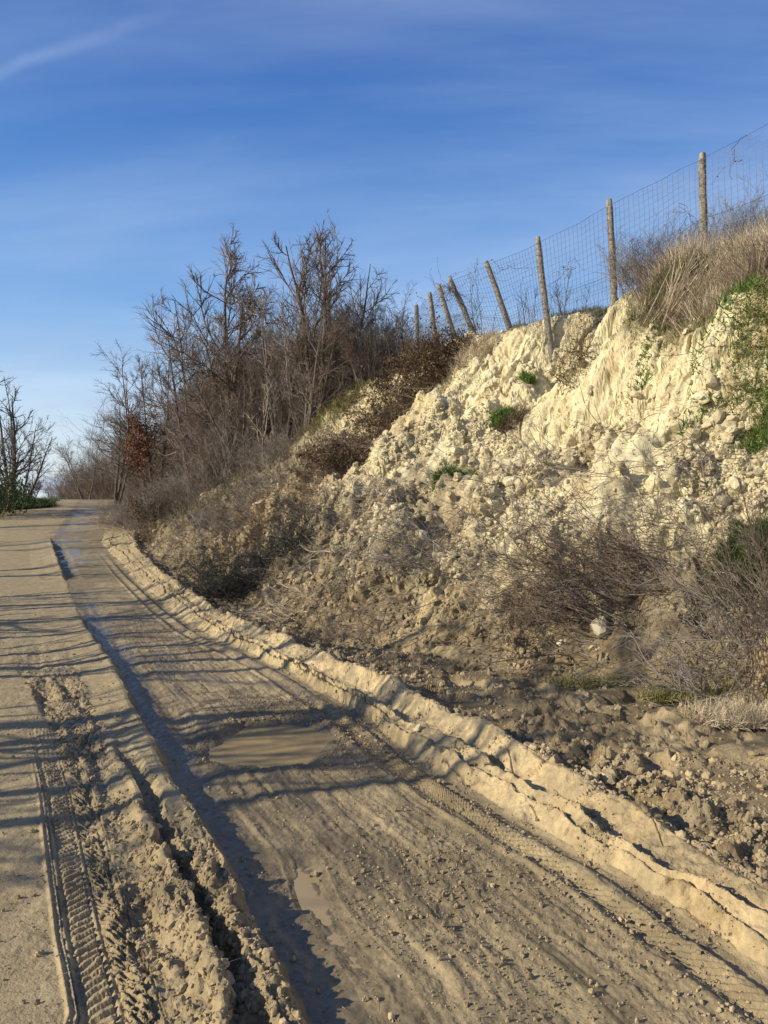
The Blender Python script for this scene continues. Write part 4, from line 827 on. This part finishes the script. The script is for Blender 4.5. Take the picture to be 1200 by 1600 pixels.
for px, Y, top, n, lab in ((888, 13.2, 436, 7, 'thin dark bare sapling behind the netting left of the second post'), (832, 14.6, 445, 6, 'thin bare sapling behind the netting beside the third post'), (750, 16.0, 425, 5, 'thin bare sapling behind the netting beside the fourth post'), (1000, 12, 380, 5, 'thin dark stems standing out of the round grey shrub')):
    x = px2(px, Y); z = Z(x, Y); hh = EYE + (780-top)/1200*Y - z
    V, F, tips, _ = bush_mesh(px+3, n, hh, .25, None, spread=.35, r=.008, c1=6, c2=2, wander=.08, up=.06)
    o = link('sapling', mesh_data('sapling', V, F, BARK), None, (x, Y, z)); tag(o, lab, 'sapling')
# ------------------------------------------------------------------ grass
def tuft(px, py, n, Ln, rx, ry, mat, label, seed, dirv=(0, -.25, .9), wd=.004, bend=.9, cat='grass tuft', name='grass_tuft', sp=.5, Y=None):
    x, y, z = hit(px, py) if Y is None else (px2(px, Y), Y, Z(px2(px, Y), Y)); rg = rs(seed); a = rg.rand(n)*6.28; q = np.sqrt(rg.rand(n)); qx = np.cos(a)*q*rx; qy = np.sin(a)*q*ry
    P0 = np.stack([qx, qy, H(x+qx, y+qy) - z - .01], -1); D = np.array(dirv) + rg.normal(0, sp, (n, 3)); D[:, 2] = np.abs(D[:, 2])
    V, F = blades(P0, D, Ln*(.5+.7*rg.rand(n)), wd, rg, bend); o = link(name, mesh_data(name, V, F, mat), None, (x, y, z)); return tag(o, label, cat)
tuft(708, 742, 1500, .20, .30, .14, GRASSM, 'bright green grass tuft in the middle of the slip above the steep mound', 61, wd=.005)
tuft(785, 652, 900, .17, .20, .14, GRASSM, 'small green grass tuft on fallen turf near the top of the slip', 62, wd=.005)
tuft(800, 662, 500, .24, .25, .12, BRAM, 'dark brown dead turf just below the small green tuft', 63, wd=.005)
tuft(607, 672, 500, .14, .24, .12, GRASSM, 'green tuft left of the pale ridge beside the brambles', 64)
tuft(824, 592, 500, .17, .12, .12, GRASSM, 'green tuft hanging under the gap between two leaning posts', 65)
tuft(1178, 610, 1100, .13, .22, .22, GRASSM, 'green grass patch at the right edge of the cliff, upper of two', 66)
tuft(1190, 655, 1100, .14, .18, .18, GRASSM, 'green grass patch at the right edge of the cliff, lower of two', 67)
tuft(1175, 585, 1000, .20, .22, .25, GRASSO, 'brown olive grass hanging over the right side of the cliff', 68, bend=1.4, dirv=(-.2, -.5, .5))
tuft(1165, 890, 3200, .26, .30, .24, GRASSD, 'dark green grassy patch low on the bank at the right edge', 69, wd=.005)
tuft(1125, 520, 500, .16, .4, .2, GRASSM, 'green leaves at the foot of the straw coloured stems near the nearest post', 70, wd=.007)
tuft(1012, 560, 450, .12, .2, .12, GRASSM, 'green leaves on the cliff edge right of the second post', 71, wd=.007)
tuft(470, 672, 1800, .30, .8, .7, GRASSO, 'yellow olive grass on the slope below the tallest tree', 72, wd=.007)
tuft(425, 712, 1500, .26, .8, .7, GRASSO, 'olive grass strip under the birch sapling', 73, wd=.007)
tuft(520, 640, 1500, .30, .7, .6, GRASSO, 'tall olive grass left of the dark brambles', 74, wd=.007)
tuft(610, 575, 1200, .30, .6, .5, GRASSO, 'olive grass above the dark brambles under the farthest post', 75, wd=.006)
tuft(735, 548, 1200, .26, .5, .25, STRAW, 'dry pale grass between the leaning post feet', 76, wd=.004)
tuft(905, 520, 2600, .20, .55, .35, GRASSD, 'dark green leafy clump on the crest left of the second post', 77, wd=.009, Y=13.6)
tuft(850, 528, 2200, .15, .6, .3, GRASSM, 'green grass along the crest beside the third post', 78, wd=.005, Y=14.3)
tuft(690, 560, 800, .24, .4, .3, GRASSD, 'dark green grass on the crest by the far posts', 79, wd=.006, Y=16.6)
tuft(20, 792, 4000, .45, 1.6, 2.2, GRASSD, 'dark green verge plants at the left side of the road', 80, wd=.02)
tuft(45, 783, 1500, .22, 1.2, 2.5, GRASSM, 'lighter green grass on the verge beyond the dark green plants', 81, wd=.012)
tuft(1165, 1125, 2600, .16, .42, .20, STRAW, 'pale dry grass at the right edge in front of the tangled bush', 82, wd=.0028)
tuft(1080, 1092, 1600, .13, .42, .12, GRASSO, 'thin olive grass at the toe of the slip below the tangled bush', 83, wd=.0026)
tuft(920, 1068, 900, .10, .4, .14, GRASSO, 'sparse olive grass below the largest pale rock', 84, wd=.0026)
def cover(name, label, cat, mat, n, Ln, wd, seed, wfun, dirv=(0, 0, 1), sp=.45, bend=.9):
    rg = rs(seed); Pp = TER['P']; wgt = wfun(Pp[:, 0], Pp[:, 1], TER['d']); cs = np.cumsum(wgt.astype(np.float64)); idx = np.minimum(np.searchsorted(cs, rg.rand(n)*cs[-1]), len(Pp)-1)
    P0 = Pp[idx] + rg.normal(0, .012, (n, 3)); P0[:, 2] -= .01; D = np.array(dirv) + TER['N'][idx]*.5 + rg.normal(0, sp, (n, 3)); D[:, 2] = np.abs(D[:, 2])
    V, F = blades(P0, D, Ln*(.45+.8*rg.rand(n)), wd, rg, bend); o = link(name, mesh_data(name, V, F, mat)); return tag(o, label, cat, None, 'stuff')
def ctw(Y): return np.where(Y < 11, np.interp(Y, Ys_, ct_d), np.interp(Y, Ys_, cr_d))
fr_ = np.abs(np.arctan2(Xg, Yg)) < R(34)
cover('bank_grass', 'mixed dry and green grass covering the top of the bank', 'grass', GRASSO, 20000, .12, .004, 90, lambda X, Y, d: fr_*sstep(-.05, .15, d - ctw(Y))*sstep(3, 1.5, d - ctw(Y))*(Y > 3)*(Y < 19))
cover('bank_grass', 'green grass blades growing through the dry grass of the bank top', 'grass', GRASSM, 9000, .10, .004, 91, lambda X, Y, d: fr_*sstep(.05, .3, d - ctw(Y))*sstep(3, 1.5, d - ctw(Y))*(Y > 3)*(Y < 19)*sstep(-.1, .5, n2(X*1.3, Y*1.3)))
cover('dead_weeds', 'dry straw and dead weed stems standing thick along the bank top', 'dead weeds', STRAW, 7000, .36, .0028, 94, lambda X, Y, d: fr_*sstep(.0, .3, d - ctw(Y))*sstep(2.0, 1.0, d - ctw(Y))*(Y > 3)*(Y < 11.0)*(X > .325*Y)*sstep(-.5, .2, n2(X*1.7, Y*1.7)), sp=.42, bend=.5)
cover('dead_weeds', 'brown dead weed stems among the straw on the bank top', 'dead weeds', TWIG, 5000, .36, .0028, 96, lambda X, Y, d: fr_*sstep(.0, .3, d - ctw(Y))*sstep(2.0, 1.0, d - ctw(Y))*(Y > 3)*(Y < 11.2)*(X > .325*Y), sp=.55, bend=.5)
cover('slope_grass', 'dead olive grass and weeds on the slope under the thicket', 'grass', GRASSO, 26000, .26, .008, 92, lambda X, Y, d: fr_*sstep(1.2, 2.2, d)*sstep(8, 6, d)*sstep(17.5, 20, Y)*(Y < 46)*sstep(-.5, .4, n2(X*.7, Y*.7)))
cover('verge_grass', 'rough grass of the left roadside verge', 'grass', GRASSM, 26000, .15, .010, 93, lambda X, Y, d: (np.abs(np.arctan2(Xg, Yg)) < R(40))*sstep(-5.2, -5.7, d)*(d > -11)*(Y > 6)*(Y < 60))
# litter: dead vines and twigs strewn over the slip
rg = rs(95); Pp = TER['P']; wgt = np.clip(TER['pile'], 0, 1)*sstep(24, 16, Yg); cs = np.cumsum(wgt.astype(np.float64)); n = 2600; idx = np.searchsorted(cs, rg.rand(n)*cs[-1])
dirs = np.stack([-.9 + rg.normal(0, .6, n), -.1 + rg.normal(0, .6, n), rg.normal(0, .3, n) - .1], -1)
tx = nrm(dirs - (dirs*TER['N'][idx]).sum(1, keepdims=True)*TER['N'][idx]) + TER['N'][idx]*.12
Pl = poly(Pp[idx] + TER['N'][idx]*.02, tx, .10 + .5*rg.rand(n)**2, 6, .16, .0, rg); a = tubes(Pl, .0028, .0014, 3)
n = 260; idx = np.searchsorted(cs, rg.rand(n)*cs[-1]); dirs = np.stack([-1 + rg.normal(0, .5, n), rg.normal(0, .5, n), .1 + rg.normal(0, .2, n)], -1)
tx = nrm(dirs - (dirs*TER['N'][idx]).sum(1, keepdims=True)*TER['N'][idx]) + TER['N'][idx]*.2
L_ = .4 + .8*rg.rand(n); Pl = poly(Pp[idx] + TER['N'][idx]*.03, tx, L_, 8, .12, .01, rg); b = tubes(Pl, .0045, .002, 4)
p, D, L2, t, _ = spawn(Pl, L_, 4, .2, .95, 32, .4, rg); c = tubes(poly(p, D, L2, 4, .15, 0, rg), .0024, .0012, 3)
V, F = merge([a, b, c]); o = link('twig_litter', mesh_data('twig_litter', V, F, TWIGG)); tag(o, 'dead twigs and vines strewn over the slipped earth', 'twigs', None, 'stuff')
# ------------------------------------------------------------------ left side and far trees
def lt(px, Y, top, seed, label, **kw): return tree_at(px, Y, top, seed, label, **kw)
lt(10, 31, 588, 111, 'leftmost bare tree at the left edge of the picture beside the road', trunks=2, spread=.15, nl=(11, 7, 5), thick=.028, tw=BARK)
lt(24, 33, 600, 112, 'bare roadside tree with arching branches, second from the left edge', trunks=2, spread=.2, lean=(.04, 0), nl=(11, 7, 5), thick=.022, tw=BARK)
lt(32, 36, 655, 113, 'smaller bare tree leaning towards the road on the left verge', trunks=2, spread=.3, lean=(.12, 0), nl=(10, 6, 5), thick=.022, tw=BARK)
lt(48, 44, 740, 114, 'low brown bush on the far end of the left verge', name='roadside_bush', cat='bush', trunks=7, spread=.6, nl=(10, 8, 6), thick=.03)
lt(90, 62, 748, 115, 'small far tree standing alone in the gap beyond the crest', trunks=5, spread=.5, nl=(10, 7, 5), thick=.02, tw=TWIGG)
for k, (x, y, hh) in enumerate(((-6.0, -1.9, 3.8), (-6.9, 2.2, 5.2), (-7.9, 4.6, 4.8), (-9.6, 7.6, 5.4), (-10.6, 10.5, 5.0), (-12.4, 14.0, 5.5), (-14.2, 18.0, 5.2), (-16.2, 23.0, 5.4))):
    bare_tree('roadside_tree', (x, y, Z(x, y)), hh, 300+k, 'bare roadside tree of the row along the left verge, casting its shadow over the road', trunks=2, spread=.3, nl=(9, 5, 3), thick=.02, tw=BARK, group='bare trees along the left verge')
# power line beyond the crest
cb = empty('power_line', (-33, 70, 4.2), 0, 'two thin wires of a far power line over the road crest', 'cable')
pts = []
for dz in (0, -1.7):
    t = np.linspace(0, 1, 30); pts.append(np.stack([26*t, 0*t + 2*t, dz + 3.4*t - 1.2*np.sin(t*math.pi)], -1))
V, F = tubes(np.array(pts), .02, .02, 4); link('wire', mesh_data('wire', V, F, WIRE), cb)

leafmass('evergreen_shrub', -14, 770, 29, 'dense dark evergreen shrub shading the left edge of the road', GRASSD, 121, 1.3, 2.4, 1.2, 8000, .09)
leafmass('evergreen_shrub', 4, 778, 35, 'dark ivy green growth at the foot of the leftmost bare tree', GRASSD, 122, .8, 1.0, .8, 4000, .09)
for k, (x, y, hh) in enumerate(((-6.2, 3.4, 4.0), (-8.4, 6.2, 5.0), (-9.3, 9.2, 4.6))):
    bare_tree('roadside_tree', (x, y, Z(x, y)), hh, 330+k, 'bare roadside tree of the row along the left verge, casting its shadow over the road', trunks=3, spread=.35, nl=(9, 5, 3), thick=.022, tw=BARK, group='bare trees along the left verge')
brush('dry_brush', 'dry grey brown brush strewn between the dark heap and the bramble mound', 560, 820, 170, .5, (-.6, -.2, .3), 1.3, .6, TWIGG, 131, r=.003, wander=.25, spread=.6, up=-.06)
brush('dry_brush', 'brown brush lying at the toe of the slip behind the mud flat', 600, 950, 110, .45, (-.8, 0, .2), 1.0, .5, TWIG, 132, r=.003, wander=.2, spread=.5, up=-.05)
brush('dry_brush', 'thin brush caught on the slip between the green tuft and the fallen shrub', 790, 800, 110, .45, (-1, .1, .1), .9, .35, TWIGG, 133, r=.0028, wander=.15, spread=.35, up=-.03)
brush('dry_brush', 'brown roots and twigs trailing over the bank under the right side of the cliff', 1080, 800, 90, .4, (-.9, -.1, .02), .5, .4, TWIG, 134, r=.0028, wander=.18, spread=.25, up=-.09)

brush('dry_brush', 'grey brown brush along the slope just above and left of the dark heap', 330, 835, 150, .6, (-.5, -.2, .4), 1.2, .7, TWIGG, 141, r=.004, wander=.22, spread=.6, up=-.05)
brush('dry_brush', 'brown brush on the slope between the thin brambles and the bramble mound', 430, 820, 160, .55, (-.5, -.2, .35), 1.2, .7, TWIG, 142, r=.004, wander=.22, spread=.6, up=-.05)
brush('dry_brush', 'dark twigs in the hollow right of the steep mound', 655, 870, 70, .45, (-.4, -.3, .3), .4, .3, TWIGG, 143, r=.0035, wander=.2, spread=.5, up=-.05)
brush('dry_brush', 'pale dead branches lying on the mud at the toe of the slip', 470, 962, 26, .6, (-.9, .1, .15), .5, .15, STRAW, 144, r=.005, wander=.12, spread=.3, up=-.03, c2=1)
brush('dry_brush', 'few dead twigs poking from the near mud berm', 865, 1195, 9, .22, (-.2, .1, .6), .1, .08, TWIG, 145, r=.0022, wander=.2, spread=.5, c1=2, c2=0)

leafmass('bramble', 652, 592, 16.4, 'dense rounded dark brown bramble bush on the bank edge below the two farthest posts', BRAM, 151, 1.0, .6, .55, 11000, .055, cat='bramble')
leafmass('bramble', 545, 712, 13.8, 'brown leafy bramble cover over the middle of the slip, left of the green tuft', BRAM, 152, .9, .5, .28, 5000, .04, cat='bramble')
leafmass('bramble', 250, 800, 21, 'reddish brown bramble at the roadside where the berm begins', BRAM, 153, .8, .6, .35, 4000, .05, cat='bramble')

rg = rs(171); Pp = TER['P']; wgt = TER['road']*farw*sstep(13, 8, Yg)*((Xg+.74)**2/.2 + (Yg-5.02)**2/.3 > 1); cs = np.cumsum(wgt.astype(np.float64)); n = 420; idx = np.minimum(np.searchsorted(cs, rg.rand(n)*cs[-1]), len(Pp)-1)
D = np.stack([rg.normal(0, 1, n), rg.normal(0, 1, n), .05 + .1*rg.rand(n)], -1); a = tubes(poly(Pp[idx] + [0, 0, .003], D, .015 + .07*rg.rand(n)**2, 4, .12, -.02, rg), .0011, .0006, 4)
idx = np.minimum(np.searchsorted(cs, rg.rand(150)*cs[-1]), len(Pp)-1); b = leaves(Pp[idx] + [0, 0, .004], .013, rg, 0.0)
V, F = merge([a, b]); o = link('road_litter', mesh_data('road_litter', V, F, TWIGG)); tag(o, 'bits of straw, twig and dead leaf lying on the muddy road', 'litter', None, 'stuff')
